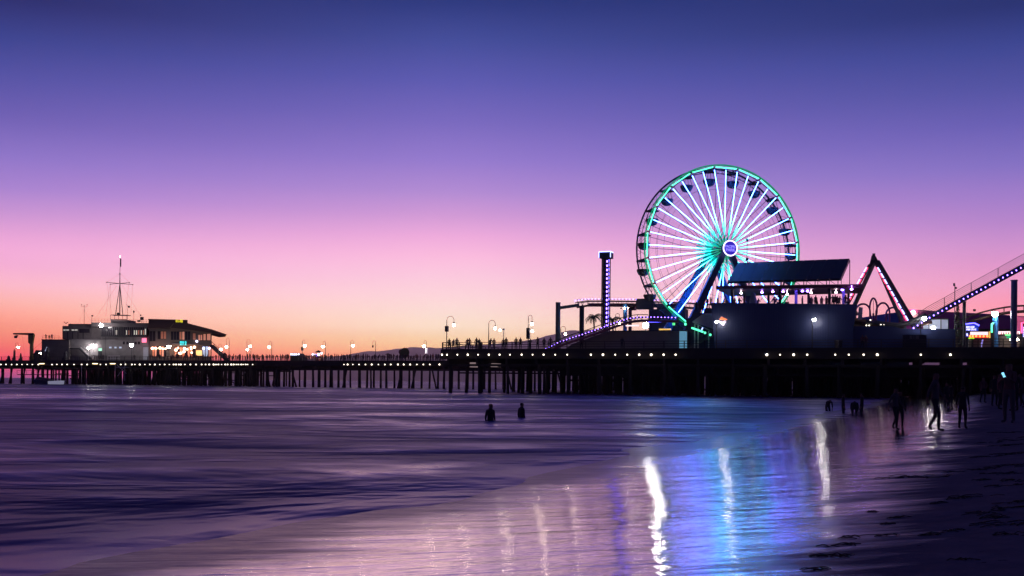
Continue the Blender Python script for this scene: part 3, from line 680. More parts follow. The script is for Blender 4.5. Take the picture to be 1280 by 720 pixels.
hook_lamp(273.5, 430, 276.5, 436.8, TF + 8, 'hooked street lamp behind the restaurant stairs', gr=.3, group='hooked lamps along the far pier')
#@@PIER_END

# ================================================================== FERRIS WHEEL
WANG = math.radians(15); Cw = W(904, 312.6, 158.0)
Cf = rotz(Cw, -WANG)                                  # centre of the front rim in the wheel's own frame
cx, cy, cz = Cf; R = 13.45; DW = 3.1; HB = 8.2       # rim radius, rim spacing
wheel = thing('ferris_wheel', 'giant ferris wheel with white lit spokes and a glowing green rim', 'ferris wheel', (cx, cy + DW / 2, DECK), ang=WANG)
def rp(ang, r, dy=0.0): return (cx + r * math.sin(ang), cy + dy, cz + r * math.cos(ang))    # clockwise from the top
def ringpts(r, dy, n=80): return [rp(2 * PI * k / n, r, dy) for k in range(n)]
O9 = math.radians(1.2)
for dy, nm in ((0, 'front'), (DW, 'back')):
    mb = MB(); mb.path(ringpts(R, dy), .085 if nm == 'front' else .15, 6, True); mb.path(ringpts(R - .62, dy), .06, 6, True)
    for k in range(80):
        mb.tube(rp(2 * PI * k / 80, R, dy), rp(2 * PI * (k + .5) / 80, R - .62, dy), .03, 4); mb.tube(rp(2 * PI * (k + .5) / 80, R - .62, dy), rp(2 * PI * (k + 1) / 80, R, dy), .03, 4)
    part(mb, 'rim', wheelsteel, wheel, smooth=True)
    mb = MB()
    for rr in (11.3, 10.2, 7.4):
        for k in range(40): mb.tube(rp(O9 + math.radians(9 * k), rr, dy), rp(O9 + math.radians(9 * k + 9), rr, dy), .022, 4)
    part(mb, 'brace_ring', wheelsteel, wheel)
# LED tube material: white-blue outwards, cyan then green towards the hub
led = bpy.data.materials.new('spoke_led'); led.use_nodes = True; t = led.node_tree; b = t.nodes['Principled BSDF']
tcn = N(t, 'ShaderNodeTexCoord'); sx = N(t, 'ShaderNodeSeparateXYZ'); t.links.new(tcn.outputs['Object'], sx.inputs[0])
dz = M(t, 'SUBTRACT', sx.outputs[2], cz - DECK)
rad_ = M(t, 'SQRT', M(t, 'ADD', M(t, 'MULTIPLY', sx.outputs[0], sx.outputs[0]), M(t, 'MULTIPLY', dz, dz)))
rn = N(t, 'ShaderNodeValToRGB'); ramp_fill(rn, [(0.0, (0.0, .50, .18)), (0.13, (0.0, .60, .24)), (0.22, (0.01, .70, .60)), (0.34, (.05, .50, .9)), (0.45, (.045, .17, 1.0)), (1.0, (.045, .15, 1.0))])
t.links.new(M(t, 'DIVIDE', rad_, R), rn.inputs[0]); t.links.new(rn.outputs[0], b.inputs['Emission Color'])
es = maprange(t, M(t, 'DIVIDE', rad_, R), 0.14, 0.46, 0.8, 42.0); t.links.new(es, b.inputs['Emission Strength'])
b.inputs['Base Color'].default_value = (.6, .6, .65, 1)
def hubpt(ang, r, dy): return rp(ang, r, dy)
for k in range(40):
    an = O9 + math.radians(9 * k)
    mb = MB(); mb.beam(hubpt(an, .75, -1.0 if k % 2 else -.2), rp(an, R - .62, 0), .10, .10); sp_ = part(mb, 'spoke', wheelsteel, wheel)
    mb = MB(); p0 = Vector(hubpt(an, .95, (-1.0 if k % 2 else -.2) - .14)); p1 = Vector(rp(an, R - .75, -.14)); mb.tube(p0, p1, .045, 6)
    part(mb, 'light_tube', led, sp_)
for k in range(40):
    an = O9 + math.radians(9 * k)
    mb = MB(); mb.tube(hubpt(an, .75, DW + (1.0 if k % 2 else .2)), rp(an, R - .62, DW), .045, 4)
    part(mb, 'spoke', wheelsteel, wheel)
mb = MB()
for k in range(40):
    an = O9 + math.radians(9 * k + 4); mb.tube(hubpt(an, .9, DW - .6), rp(an, 3.4, DW - .3), .10, 5)
part(mb, 'light_fan', led_t, wheel)
for k in range(20):
    a0 = math.radians(10.2 + 18 * k + .9); a1 = math.radians(10.2 + 18 * k + 17.1)
    mb = MB(); mb.tube(rp(a0, R - .28, -.16), rp(a1, R - .28, -.16), .105, 6); part(mb, 'light_tube', neon_g, wheel)
mb = MB(); mb.path(ringpts(R + .02, -.13, 80), .10, 5, True); part(mb, 'rim_band', neon_gd, wheel)
gon = None
for k in range(20):
    an = math.radians(10.2 + 18 * k); mid = rp(an, R - .35, DW / 2)
    mb = MB(); mb.tube(rp(an, R - .35, -.55), rp(an, R - .35, DW + .55), .09, 6)
    for s_ in (-1, 1):
        mb.tube(rp(an, R - .62, 0), rp(an + s_ * .11, R - .62, DW), .03, 4)
    part(mb, 'cross_bar', wheelsteel, wheel)
    if gon is None:
        b0 = BASE[wheel.name]
        g = MB(); g.lathe((mid[0], mid[1], mid[2] - 2.65), [(.35, 0), (.72, .18), (.98, .7), (1.02, 1.0), (.95, 1.02), (.88, .7)], 14)
        for q in range(4):
            w = PI / 4 + q * PI / 2; g.tube((mid[0] + .9 * math.cos(w), mid[1] + .9 * math.sin(w), mid[2] - 1.7), (mid[0] + .5 * math.cos(w), mid[1] + .5 * math.sin(w), mid[2] - .3), .035, 4)
        go = bpy.data.objects.new('gondola', g.mesh('gondola', darksteel, mid)); COL.objects.link(go); go.parent = wheel
        go.location = (mid[0] - b0[0], mid[1] - b0[1], mid[2] - b0[2]); BASE[go.name] = mid
        c_ = MB(); c_.lathe((mid[0], mid[1], mid[2] - .42), [(1.12, 0), (1.1, .05), (.55, .25), (.08, .36)], 14); co_ = bpy.data.objects.new('canopy', c_.mesh('canopy', darksteel, mid)); COL.objects.link(co_); co_.parent = go
        gon = (go, mid)
    else:
        c = gon[0].copy(); COL.objects.link(c); c.location = tuple(gon[0].location[i] + mid[i] - gon[1][i] for i in range(3))
        for ch in gon[0].children: d = ch.copy(); COL.objects.link(d); d.parent = c
# hub
mb = MB(); mb.lathe((cx, cy, cz), [(.5, -1.9), (.95, -1.85), (.95, -.9), (.7, -.8), (.7, DW + .8), (.95, DW + .9), (.95, DW + 1.5), (.5, DW + 1.55)], 20, axis='y'); part(mb, 'hub', navy, wheel)
hs = MB(); hs.lathe((cx, cy, cz), [(1.02, -2.42), (1.10, -2.40), (1.10, -1.95), (.9, -1.91)], 32, axis='y'); hd_ = part(hs, 'sign_disc', hubblue, wheel)
mb = MB(); mb.path([(cx + 1.17 * math.cos(w), cy - 2.40, cz + 1.17 * math.sin(w)) for w in [2 * PI * k / 40 for k in range(40)]], .10, 8, True); part(mb, 'light_ring', hubring, hd_)
b0 = BASE[wheel.name]
for i, (s_, sz) in enumerate((('PACIFIC', .54), ('PARK', .66))):
    me = textmesh(s_, sz); me.materials.append(hubtext); o = bpy.data.objects.new('lettering', me); COL.objects.link(o); o.parent = hd_
    o.rotation_euler = (PI / 2, 0, 0); o.location = (0, cy - 2.47 - b0[1], cz - b0[2] + (.24 if i == 0 else -.30))
# support legs, light painted in: front pair dark as unlit, back pair LED-lit blue
zb = DECK + .01
for dy, m, sp0 in ((-1.5, navy, 6.9), (DW + 1.2, bluesteel, 7.6)):
    for s_ in (-1, 1):
        top = (cx + s_ * .25, cy + dy, cz + .2); bot = (cx + s_ * (sp0 + (2.1 if s_ < 0 else 0)), cy + dy + (-.8 if dy < 0 else .8), zb)
        d = Vector(bot) - Vector(top); mb = MB()
        x = Vector((1, 0, 0)); y = Vector((0, 1, 0)); T_ = Vector(top); B_ = Vector(bot)
        mb.hexa([B_ - x*.75 - y*.3, B_ + x*.75 - y*.3, B_ + x*.75 + y*.3, B_ - x*.75 + y*.3, T_ - x*.45 - y*.25, T_ + x*.45 - y*.25, T_ + x*.45 + y*.25, T_ - x*.45 + y*.25])
        part(mb, 'support_leg', m, wheel)
# marker mast beside the hub (thin vertical pole with two balls)
a, tt, z = A(934, 300, 160); mb = MB(); mb.tube((a, tt, DECK), (a, tt, z + .3), .05, 5); mb.ball((a, tt, z), .22); mb.ball(A(933.8, 324, 160), .26)
solo(mb, 'marker_pole', darksteel, 'thin dark pole with two small balls rising behind the slanted roof', 'pole', (a, tt, DECK))

# ================================================================== DROP TOWER
t1 = 148.0
a0 = A(751.3, 400, t1)[0]; a1 = A(760.3, 400, t1)[0]; zt = A(755, 315, t1)[2]
dt = thing('drop_tower', 'tall square drop ride tower with a white outlined cap and violet light strip', 'drop tower', ((a0 + a1) / 2, t1, DECK))
mb = MB(); w = a1 - a0
for xx in (a0, a1 - .16):
    for yy in (t1, t1 + w - .16): mb.box(xx, xx + .16, yy, yy + .16, DECK, zt)
z = DECK
while z < zt - 1.2:
    for yy in (t1 + .02, t1 + w - .1):
        mb.beam((a0 + .1, yy, z), (a1 - .1, yy, z), .08, .1)
    z += .85
part(mb, 'frame', darksteel, dt)
mb = MB(); mb.box(a0 + .17, a1 - .35, t1 + .15, t1 + w - .15, DECK, zt - .1); part(mb, 'core', darksteel, dt)
mb = MB(); mb.box(a0 - .32, a1 + .32, t1 - .3, t1 + w + .3, zt - .95, zt + .02); part(mb, 'cap', darksteel, dt)
mb = MB()
mb.beam((a0 - .34, t1 - .36, zt), (a1 + .36, t1 - .36, zt), .09, .12)
for xx in (a0 - .34, a1 + .36): mb.beam((xx, t1 - .36, zt - .9), (xx, t1 - .36, zt), .09, .09)
mb.beam((a1 + .36, t1 - .36, zt), (a1 + .36, t1 + w, zt), .09, .12)
part(mb, 'light_outline', led_b, dt)
mb = MB(); z = DECK + .3
while z < zt - 1.0: mb.box(a1 - .34, a1 - .18, t1 - .06, t1 - .005, z, z + .30); z += .66
part(mb, 'light_strip', led_v, dt)
mb = MB(); z = DECK + .4
while z < zt - 1.0: mb.box(a1 + .0, a1 + .06, t1 - .06, t1 - .005, z, z + .30); z += .66
part(mb, 'light_strip', led_vb, dt)

# ================================================================== COASTERS
def track(name, label, pts, t, m, depth=.55, width=1.0, led=None, led_off=.28, step=.62, rail_h=None, ledr=.075, ties=True, m2=None):
    P = [A(x, y, tt) for (x, y, tt) in [(p[0], p[1], p[2] if len(p) > 2 else t) for p in pts]]
    # resample
    Q = []
    for p, q in zip(P, P[1:]):
        n = max(1, int(Vector(q).__sub__(Vector(p)).length / .8))
        for i in range(n): Q.append(tuple(p[j] + (q[j] - p[j]) * i / n for j in range(3)))
    Q.append(P[-1])
    root = thing(name, label, 'roller coaster', P[0])
    mb = MB(); off = lambda p, dy, dz: (p[0], p[1] + dy, p[2] + dz)
    mb.path([off(p, 0, -depth) for p in Q], .20, 7); part(mb, 'spine', m2 or m, root, smooth=True)
    for s_ in (-1, 1):
        mb = MB(); mb.path([off(p, s_ * width / 2, 0) for p in Q], .075, 6); part(mb, 'rail', m, root, smooth=True)
    if ties:
        mb = MB()
        for p in Q[::1]:
            mb.tube(off(p, -width / 2, 0), off(p, 0, -depth), .04, 4); mb.tube(off(p, width / 2, 0), off(p, 0, -depth), .04, 4)
        part(mb, 'tie', m, root)
    if led is not None:
        mb = MB(); acc = 0
        for p, q in zip(Q, Q[1:]):
            L = (Vector(q) - Vector(p)).length; k = acc
            while k < L:
                f = k / L; c = [p[j] + (q[j] - p[j]) * f for j in range(3)]
                mb.ball((c[0], c[1] - width / 2 - .10, c[2] - led_off), ledr, 6, 4); k += step
            acc = k - L
        part(mb, 'light_string', led, root)
    if rail_h:
        mb = MB()
        for h in [rail_h * f for f in (1, .8, .6, .4, .2)]:
            mb.path([off(p, -width / 2 - .25, h) for p in Q], .042 if h == rail_h else .026, 4)
        for p in Q[::4]: mb.tube(off(p, -width / 2 - .25, -.1), off(p, -width / 2 - .25, rail_h), .055, 4)
        part(mb, 'handrail', railm, root)
    return root
def column(label, px, ytop, t, w, m, depth=None, name='support_column', cap=False):
    a, _, z = A(px, ytop, t); mb = MB(); mb.lathe((a, t, DECK), [(w * .62, 0), (w * .62, .12), (w / 2, .14), (w / 2, z - DECK - .1), (w / 2 + .06, z - DECK - .08), (w / 2 + .06, z - DECK)], 14)
    return solo(mb, name, m, label, 'column', (a, t, DECK), smooth=False)
# near small hill track with violet lights
hillp = [(684, 436), (690, 433), (700, 428), (715, 422.8), (730, 418), (745, 412.8), (760, 407.5), (775, 402), (785, 399), (793, 397.4), (802, 396.6), (820, 396.6), (848, 397.2)]
tr1 = track('coaster_track', 'low red coaster track climbing from the deck with a string of violet lights', hillp, T0 + 12, redsteel, depth=.5, width=1.1, led=led_v, led_off=.02, step=.5, ledr=.07, m2=redsteel)
mb = MB(); H2 = [(684, 430), (700, 424), (715, 418), (735, 412), (755, 404.5), (772, 398.5), (786, 394.6), (797, 393.3), (810, 393.2)]
mb.path([A(x, y, T0 + 13.2) for x, y in H2], .06, 5)
for x, y in H2[1:]: 
    p = A(x, y, T0 + 13.2); mb.tube(p, (p[0], p[1], p[2] - .8), .04, 4)
part(mb, 'handrail', railm, tr1)
# high track behind
hp = [(721, 378.5), (735, 376.5), (760, 376.5), (790, 376.8), (820, 377.5), (850, 378.5), (880, 380), (905, 383)]
tr2 = track('coaster_track', 'high level coaster track behind the drop tower lined with lilac lights', hp, 170, redsteel, depth=.8, width=1.5, led=led_v, led_off=-.32, step=.62, ledr=.10, m2=redsteel)
mb = MB(); p = A(736, 381, 168.6); q = A(850, 381.5, 168.6); mb.beam(p, q, .4, .55); part(mb, 'girder', redsteel, tr2)
mb = MB()
for x in (722, 728, 735):
    p = A(x, 374.5, 169.2); mb.tube(p, (p[0], p[1], p[2] - 1), .04, 4)
p0 = A(721, 374.4, 169.2); p1 = A(850, 374.6, 169.2); mb.beam(p0, p1, .06, .06); part(mb, 'handrail', railm, tr2)
mb = MB(); p = A(806, 380, 167.4); mb.box(p[0] - 1.4, p[0] + 1.4, 167.0, 168.2, p[2] - .9, p[2] + .9); part(mb, 'drive_box', darksteel, tr2)
column('thick greenish grey column, the one farthest out at sea end of the rides', 697.6, 378, 160, .82, greensteel)
column('grey column carrying the high track end near the palm', 727.3, 384, 168, .85, darksteel)
column('bright blue column with a small lamp bracket near its top', 781.5, 381, 166, .7, bluesteel)
column('red brown column beside the bright blue one', 787.8, 384, 172, .62, redsteel)
p = A(697, 385.2, 160.3); q = A(738, 384.8, 168); mb = MB(); mb.beam(p, (q[0], 161.5, q[2]), .45, .5); solo(mb, 'cross_girder', greensteel, 'heavy grey girder joining the greenish column to the high track', 'girder', p)
p = A(787.8, 385.5, 171); mb = MB(); mb.box(p[0] - .2, p[0] + .9, 170.5, 172, p[2] - .3, p[2] + .3); solo(mb, 'bracket', redsteel, 'short red brown bracket on top of the red brown column', 'bracket', p)
p = A(781, 385.3, 165.4); root = thing('bracket_lamp', 'small white lamp on a cross bracket near the top of the bright blue column', 'lamp', p)
mb = MB(); mb.tube((p[0] - .7, p[1], p[2]), (p[0] + .7, p[1], p[2]), .05, 5); mb.box(p[0] - .75, p[0] - .5, p[1] - .1, p[1] + .1, p[2] - .1, p[2] + .1); part(mb, 'arm', darksteel, root)
mb = MB(); mb.ball((p[0] - .05, p[1] - .2, p[2]), .15); mb.ball((p[0] + .62, p[1] - .2, p[2] + .02), .10); part(mb, 'bulb', lamp_w, root)

# ---- palms
def palm(px, ytop, t, label, rnd_):
    a, _, z = A(px, ytop, t); r = random.Random(rnd_)
    root = thing('palm_tree', label, 'palm', (a, t, DECK)); mb = MB()
    pts = [(a + .25 * math.sin(k * .5), t, DECK + (z - DECK) * k / 6) for k in range(7)]; mb.path(pts, .14, 7)
    part(mb, 'trunk', palmt, root); top = pts[-1]; mb = MB()
    for k in range(17):
        w = k * 2.4 + r.random() * .4; el = r.uniform(.1, 1.0); L = r.uniform(1.6, 2.2); prev = Vector(top); d = Vector((math.cos(w) * math.cos(el), math.sin(w) * math.cos(el), math.sin(el)))
        side = Vector((-math.sin(w), math.cos(w), 0)); pp = [prev.copy()]
        for s_ in range(7):
            d = (d + Vector((0, 0, -.26))).normalized(); prev = prev + d * (L / 7); pp.append(prev.copy())
        for i in range(len(pp) - 1):
            for sg in (-1, 1):
                for j in range(3):
                    c = pp[i].lerp(pp[i+1], j / 3); ln = .42 * (1 - abs(i - 2.5) / 6)
                    tip = c + side * sg * ln + Vector((0, 0, -.26)) + (pp[i+1] - pp[i]) * .6
                    mb.add([c, c + (pp[i+1] - pp[i]) * .28, tip], [(0, 1, 2)])
        mb.path(pp, .02, 3)
    part(mb, 'crown', palmg, root)
palm(741.5, 396, 163, 'palm tree with drooping fronds left of the drop tower', 1)
palm(765, 399, 166, 'palm tree half hidden behind the drop tower', 2)

# ---- long grey wall and ride house under the small hill
a0 = apx(762, T0 + 13.5); a1 = apx(856, T0 + 13.5); zt = ZA(800, 414, T0 + 13.5)
rh = thing('ride_house', 'long low grey brown ride house wall under the small coaster hill', 'building', (a0, T0 + 13.5, DECK))
aa = apx(700, T0 + 13.5)
mb = MB(); mb.prism([(aa, DECK), (a1, DECK), (a1, zt), (a0, zt), (apx(745, T0 + 13.5), ZA(745, 419, T0 + 13.5)), (apx(715, T0 + 13.5), ZA(715, 430, T0 + 13.5))], T0 + 13.5, T0 + 19); part(mb, 'wall', wallgrey, rh)
mb = MB(); mb.box(a0 + .01, a1 + .1, T0 + 13.42, T0 + 13.49, zt - .02, zt + .12); part(mb, 'coping', darksteel, rh)
# dark sign board and glowing rides behind it
p = A(811, 386.5, 176); q = A(856, 402, 176); mb = MB(); mb.box(p[0], q[0], 176, 179, DECK, p[2]); solo(mb, 'ride_building', mat('slate', (.06, .07, .10), .7), 'dark slate box building behind the wheel foot', 'building', (p[0], 176, DECK))
p = A(806.8, 406.7, T0 + 20); root = thing('flood_light', 'dazzling white flood light above the grey wall', 'flood light', (p[0], p[1], DECK))
mb = MB(); mb.tube((p[0], p[1] + .3, DECK), (p[0], p[1] + .3, p[2]), .08); mb.box(p[0] - .5, p[0] + .5, p[1] + .1, p[1] + .4, p[2] - .4, p[2] + .4); part(mb, 'post', darksteel, root)
mb = MB(); mb.ball(p, .42, 12, 8); part(mb, 'lamp', flood, root)
for px, py, sx, sy, m, nm, lb in ((831, 412.2, .9, .16, sign_go, 'ride_light', 'orange glowing ride light low behind the grey wall'), (862, 405, .8, .18, neon_g, 'neon_tube', 'short green neon tube on the white stair roof edge'),
        (842, 405, .18, .18, sign_gr, 'ride_light', 'small green ride light under the wheel foot'), (790, 407, 1.0, .10, sign_pk, 'ride_light', 'pale pink ride light left of the flood light'), (818, 402.5, 1.0, .04, led_vb, 'ride_light', 'dim row of violet ride lights on the slate building')):
    p = A(px, py, T0 + 22); mb = MB(); mb.box(p[0] - sx, p[0] + sx, p[1], p[1] + .2, p[2] - sy, p[2] + sy); solo(mb, nm, m, lb, 'light', p)
# blue kiosk
p = A(853, 414, T0 + 11); rt = thing('ticket_kiosk', 'pale blue lit kiosk below the wheel foot', 'kiosk', (p[0], p[1], DECK))
mb = MB(); mb.box(p[0] - .42, p[0] + .42, p[1], p[1] + 1.2, DECK, p[2]); part(mb, 'body', kiosk_blue, rt); mb = MB(); mb.box(p[0] - .55, p[0] + .55, p[1] - .15, p[1] + 1.3, p[2] + .003, p[2] + .15); part(mb, 'roof', darksteel, rt)
# ---- white gabled stair shelter
ts = T0 + 10
st = thing('stair_shelter', 'white gabled stair shelter with green light tube left of the navy wall', 'shelter', (apx(880, ts), ts, DECK))
mb = MB(); mb.prism([(apx(866, ts), ZA(866, 402.5, ts)), (apx(880, ts), ZA(880, 392.8, ts)), (apx(891, ts), ZA(891, 393, ts)), (apx(891, ts), ZA(891, 411, ts)), (apx(885, ts), ZA(885, 409, ts))], ts, ts + .12); part(mb, 'gable', MATS['whitep'], st)
mb = MB(); mb.beam(A(866, 402.5, ts - .3), A(880.5, 392.4, ts - .3), .4, .14); mb.beam(A(880.5, 392.4, ts - .3), A(891, 392.4, ts - .3), .4, .14); mb.beam(A(866, 402.7, ts - .2), A(887, 413, ts - .2), .2, .12); part(mb, 'roof_edge', whitep, st)
for px in (868.5, 872.8, 886): mb = MB(); a, _, z = A(px, 405 if px < 880 else 414, ts + .3); mb.box(a - .07, a + .07, ts + .2, ts + .34, DECK, z); part(mb, 'post', whitep, st)
mb = MB(); mb.beam(A(861, 434, ts + 1), A(890, 420, ts + 1), .5, .3); mb.beam(A(861, 427, ts + 1), A(890, 413, ts + 1), .06, .08); mb.beam(A(861, 414, ts + .6), A(878, 420, ts + .6), .3, .12); part(mb, 'stairs', steel, st)
mb = MB(); mb.tube(A(864.5, 409.8, ts - .4), A(879, 415, ts - .4), .13); part(mb, 'light_tube', neon_g, st)
for px, py in ((881.2, 416), (887.8, 418.5)): mb = MB(); mb.ball(A(px, py, ts - .4), .17); part(mb, 'lamp', neon_g, st)
mb = MB(); mb.beam(A(877, 412.5, ts + .5), A(879, 408.5, ts + .5), .12, .12); part(mb, 'light_tube', led_b, st)

# ================================================================== NAVY PAVILION WITH SLANTED ROOF
tp = T0 + 3.0
pav = thing('pavilion', 'two storey pavilion with a navy front wall and slanted dark panel roof', 'pavilion', (apx(892, tp), tp, DECK))
def pt(px, py, t=tp): a, _, z = A(px, py, t); return (a, z)
mb = MB(); mb.prism([(pt(893.5, 437)[0], DECK), (pt(1066, 437)[0], DECK), pt(1066.3, 412), pt(1071.5, 380.4), pt(889, 378.4)], tp, tp + .35); part(mb, 'front_wall', navy, pav)
for px in (914.8, 1035.8): mb = MB(); a = apx(px, tp); mb.box(a - .03, a + .03, tp - .03, tp - .003, DECK, ZA(px, 379.5, tp)); part(mb, 'wall_seam', darksteel, pav)
for px in (935, 956, 976, 997, 1016, 1055): mb = MB(); a = apx(px, tp); mb.box(a - .012, a + .012, tp - .02, tp - .003, DECK, ZA(px, 379.8, tp)); part(mb, 'wall_seam', navy, pav)
mb = MB(); k = apx(897, tp)
while k < apx(1062, tp): mb.box(k, k + .05, tp - .035, tp - .003, DECK + .05, ZA(980, 381.5, tp)); k += .30
part(mb, 'cladding_rib', navy, pav)
zfl = ZA(980, 385, tp); aPL = apx(892, tp); aPR = apx(1068, tp)
mb = MB(); mb.box(aPL, aPR, tp + .353, tp + 12, zfl - .3, zfl); part(mb, 'upper_floor', darksteel, pav)
mb = MB(); mb.box(aPL + .3, aPR - .3, tp + 11, tp + 11.3, DECK, zfl - .303); mb.box(aPL + .3, aPL + .6, tp + .4, tp + 11, DECK, zfl - .303); part(mb, 'side_wall', navy, pav)
zs = ZA(895, 362.5, tp + 1); zs2 = zs + .42
mb = MB(); aS0 = apx(894.5, tp - .2); aS1 = apx(1077.5, tp - .2)
mb.hexa([(aS0, tp - .3, zs), (aS1, tp - .3, zs - .25), (aS1 - .5, tp + 11, zs), (aS0, tp + 11, zs), (aS0, tp - .3, zs2), (aS1, tp - .3, zs2 - .25), (aS1 - .5, tp + 11, zs2), (aS0, tp + 11, zs2)]); part(mb, 'canopy_slab', redsteel, pav)
for px, m in ((914.5, darksteel), (974.5, darksteel), (1036.2, darksteel), (994.5, led_vb), (1053.8, led_vb)):
    mb = MB(); dd = tp + (.9 if m is darksteel else 4); a = apx(px, dd); w = .17; mb.box(a - w, a + w, dd - w, dd + w, zfl, zs - .003); part(mb, 'post', m if m is darksteel else mat('violet_post', (.22, .18, .75), .5), pav)
for px in (930, 960, 1010, 1060): mb = MB(); dd = tp + 10; a = apx(px, dd); mb.box(a - .15, a + .15, dd - .15, dd + .15, zfl, zs - .003); part(mb, 'post', darksteel, pav)
# slanted roof of dark panels
tA, tB = tp + .6, tp + 9.5
BL = A(909.6, 351.9, tA); BR = A(1051.6, 348.0, tA); TL = A(922.3, 328.6, tB); TR = A(1062.3, 323.2, tB)
print('roof', BL, BR, TL, TR)
solar = mat('solar', (.008, .012, .018), .42, var=.5, scale=.25)
def lerp3(a, b, f): return tuple(a[i] + (b[i] - a[i]) * f for i in range(3))
nP = 10
for k in range(nP):
    f0 = k / nP; f1 = (k + 1) / nP - .003
    q = [lerp3(BL, BR, f0), lerp3(BL, BR, f1), lerp3(TL, TR, f1), lerp3(TL, TR, f0)]
    mb = MB(); mb.hexa([(p[0], p[1], p[2] - .12) for p in q] + q); part(mb, 'roof_panel', solar, pav)
mb = MB()
for f in [k / nP for k in range(nP + 1)]:
    p, q = lerp3(BL, BR, f), lerp3(TL, TR, f); mb.tube((p[0], p[1], p[2] - .2), (q[0], q[1], q[2] - .2), .06, 4)
    mb.tube((p[0], p[1], p[2] - .2), (p[0], p[1] + .1, zs2 - .1), .05, 4)
    mb.tube((q[0], q[1], q[2] - .2), (q[0], q[1], zs2 - .05), .07, 4)
    if k and f < 1: g_ = lerp3(BL, BR, f + .5 / nP); mb.tube((p[0], p[1], p[2] - .2), (g_[0], g_[1] + .1, zs2 - .1), .035, 4)
p, q = (BL[0], BL[1], BL[2] - .2), (BR[0], BR[1], BR[2] - .2); mb.beam(p, q, .12, .16); part(mb, 'roof_truss', darksteel, pav)
# lights under the canopy
for px, py, m, lb in ((926.5, 366.5, lamp_pk, 'pale pink'), (952.5, 365.5, lamp_v, 'violet'), (966, 363.5, lamp_v, 'blue'), (979, 364.5, lamp_v, 'violet'), (984, 368, lamp_pk, 'pink'), (1003, 364, lamp_v, 'blue'), (1009.5, 364, lamp_v, 'violet'), (1014, 366, lamp_pk, 'white'), (1045, 365.5, lamp_pk, 'white'), (1053, 361.5, lamp_v, 'blue'), (1064.5, 361.6, lamp_v, 'blue white')):
    dd = tp + (3 if px < 1060 else -.55); a, _, z = A(px, py, dd); z = min(z, zs - .2)
    mb = MB(); mb.lathe((a, dd, z), [(.05, -.09), (.15, -.05), (.16, .02), (.08, .08)], 10); mb.tube((a, dd, z + .1), (a, dd, zs + .01), .02, 4)
    part(mb, 'canopy_lamp', m, pav)
# logo on the navy wall: an orange peaked cap over a white pointed face
lg = thing('logo_sign', 'orange and white pointed logo on the navy wall', 'sign', (*pt(903, 399)[:1], tp, DECK + 4))
def poly(px_list, y0, y1): m_ = MB(); m_.prism([pt(x, y) for x, y in px_list], y0, y1); return m_
part(poly([(899.2, 399.6), (900.6, 397.2), (903, 396.6), (909.5, 399.2), (908.4, 400.2), (904, 400.4)], tp - .16, tp - .06), 'logo_cap', glow('logo_orange', (.95, .22, .07), .8), lg)
part(poly([(899, 400.4), (901, 401.6), (904.6, 402), (905, 400.8), (907, 400.6), (908, 402.2), (906.6, 404.2), (904.6, 407.6), (901, 405), (898.8, 402.6)], tp - .14, tp - .06), 'logo_face', glow('logo_white', (.80, .70, .85), .8), lg)
part(poly([(900.8, 396.9), (901.6, 395.6), (903.2, 395.8), (903.8, 396.6)], tp - .15, tp - .06), 'logo_peak', glow('logo_peak', (.5, .25, .3), .6), lg)
# people on the upper floor
rnd2 = random.Random(21)
for i, px in enumerate((897, 903, 908, 918, 924, 931, 941, 947, 968, 1003, 1012, 1014.5, 1019.5, 1021.5, 1027, 1033, 1041, 1044, 1046.5, 1049, 1057, 1060)):
    dd = tp + 2.2 + rnd2.random() * 2; p = A(px, 380, dd)
    person(LOWP[i % 6], pier2world((p[0], dd, zfl)), rnd2.uniform(0, 6.28), rnd2.uniform(.94, 1.06), 'dark silhouetted person standing on the upper floor of the navy pavilion', 'people on the pavilion upper floor')
p = A(941.5, 374, tp + 2); mb = MB(); mb.lathe((p[0], tp + 2, zfl), [(.55, 0), (.5, .9), (.4, 1.5), (.18, 2.1), (.05, 2.3)], 10); solo(mb, 'folded_parasol', mat('palecloth', (.30, .42, .46), .9), 'pale folded parasol on the pavilion upper floor', 'parasol', (p[0], tp + 2, zfl))

# ---- low navy wall to the right and what stands on the deck behind
tl = T0 + 3.6; X0 = apx(1066.6, tl); X1 = apx(1194, tl)
mb = MB(); mb.prism([(X0, DECK), (X1, DECK), (X1, ZA(1194, 411.2, tl)), pt(1125.5, 410.8, tl), pt(1117, 408, tl), (X0, ZA(1066.6, 407.8, tl))], tl, tl + .4); solo(mb, 'low_wall', navy, 'long low navy wall right of the pavilion', 'wall', (X0, tl, DECK))
tb = T0 + 18
def slab(name, label, cat, pts, t, d, m, group=None): mb = MB(); mb.prism([pt(x, y, t) for x, y in pts], t, t + d); p = pt(*pts[0], t); return solo(mb, name, m, label, cat, (p[0], t, DECK), group)
slab('tent', 'bright blue tent roof behind the swing ride', 'tent', [(1076, 437), (1128, 437), (1128, 389.5), (1108, 392), (1086, 395.6), (1076, 397)], tb + 8, 8, tentblue)
ph = thing('arcade_hall', 'big hall with a wide plum coloured roof at the shore end of the pier', 'building', (apx(1122, tb + 20), tb + 20, DECK))
tr_ = tb + 20
mb = MB(); zr = 409
hallp = [(1118, 409), (1122, 388), (1131, 386), (1150, 387.2), (1180, 389.6), (1215, 391.2), (1240, 392.6), (1262, 394), (1290, 396), (1330, 399), (1330, 411), (1118, 411)]
mb.prism([pt(x, y, tr_) for x, y in hallp], tr_, tr_ + 14); part(mb, 'roof', roofplum, ph)
mb = MB(); mb.box(apx(1119, tr_), apx(1330, tr_), tr_ + .4, tr_ + 13, DECK, ZA(1200, 411.5, tr_)); part(mb, 'wall', MATS['brownsteel'], ph)
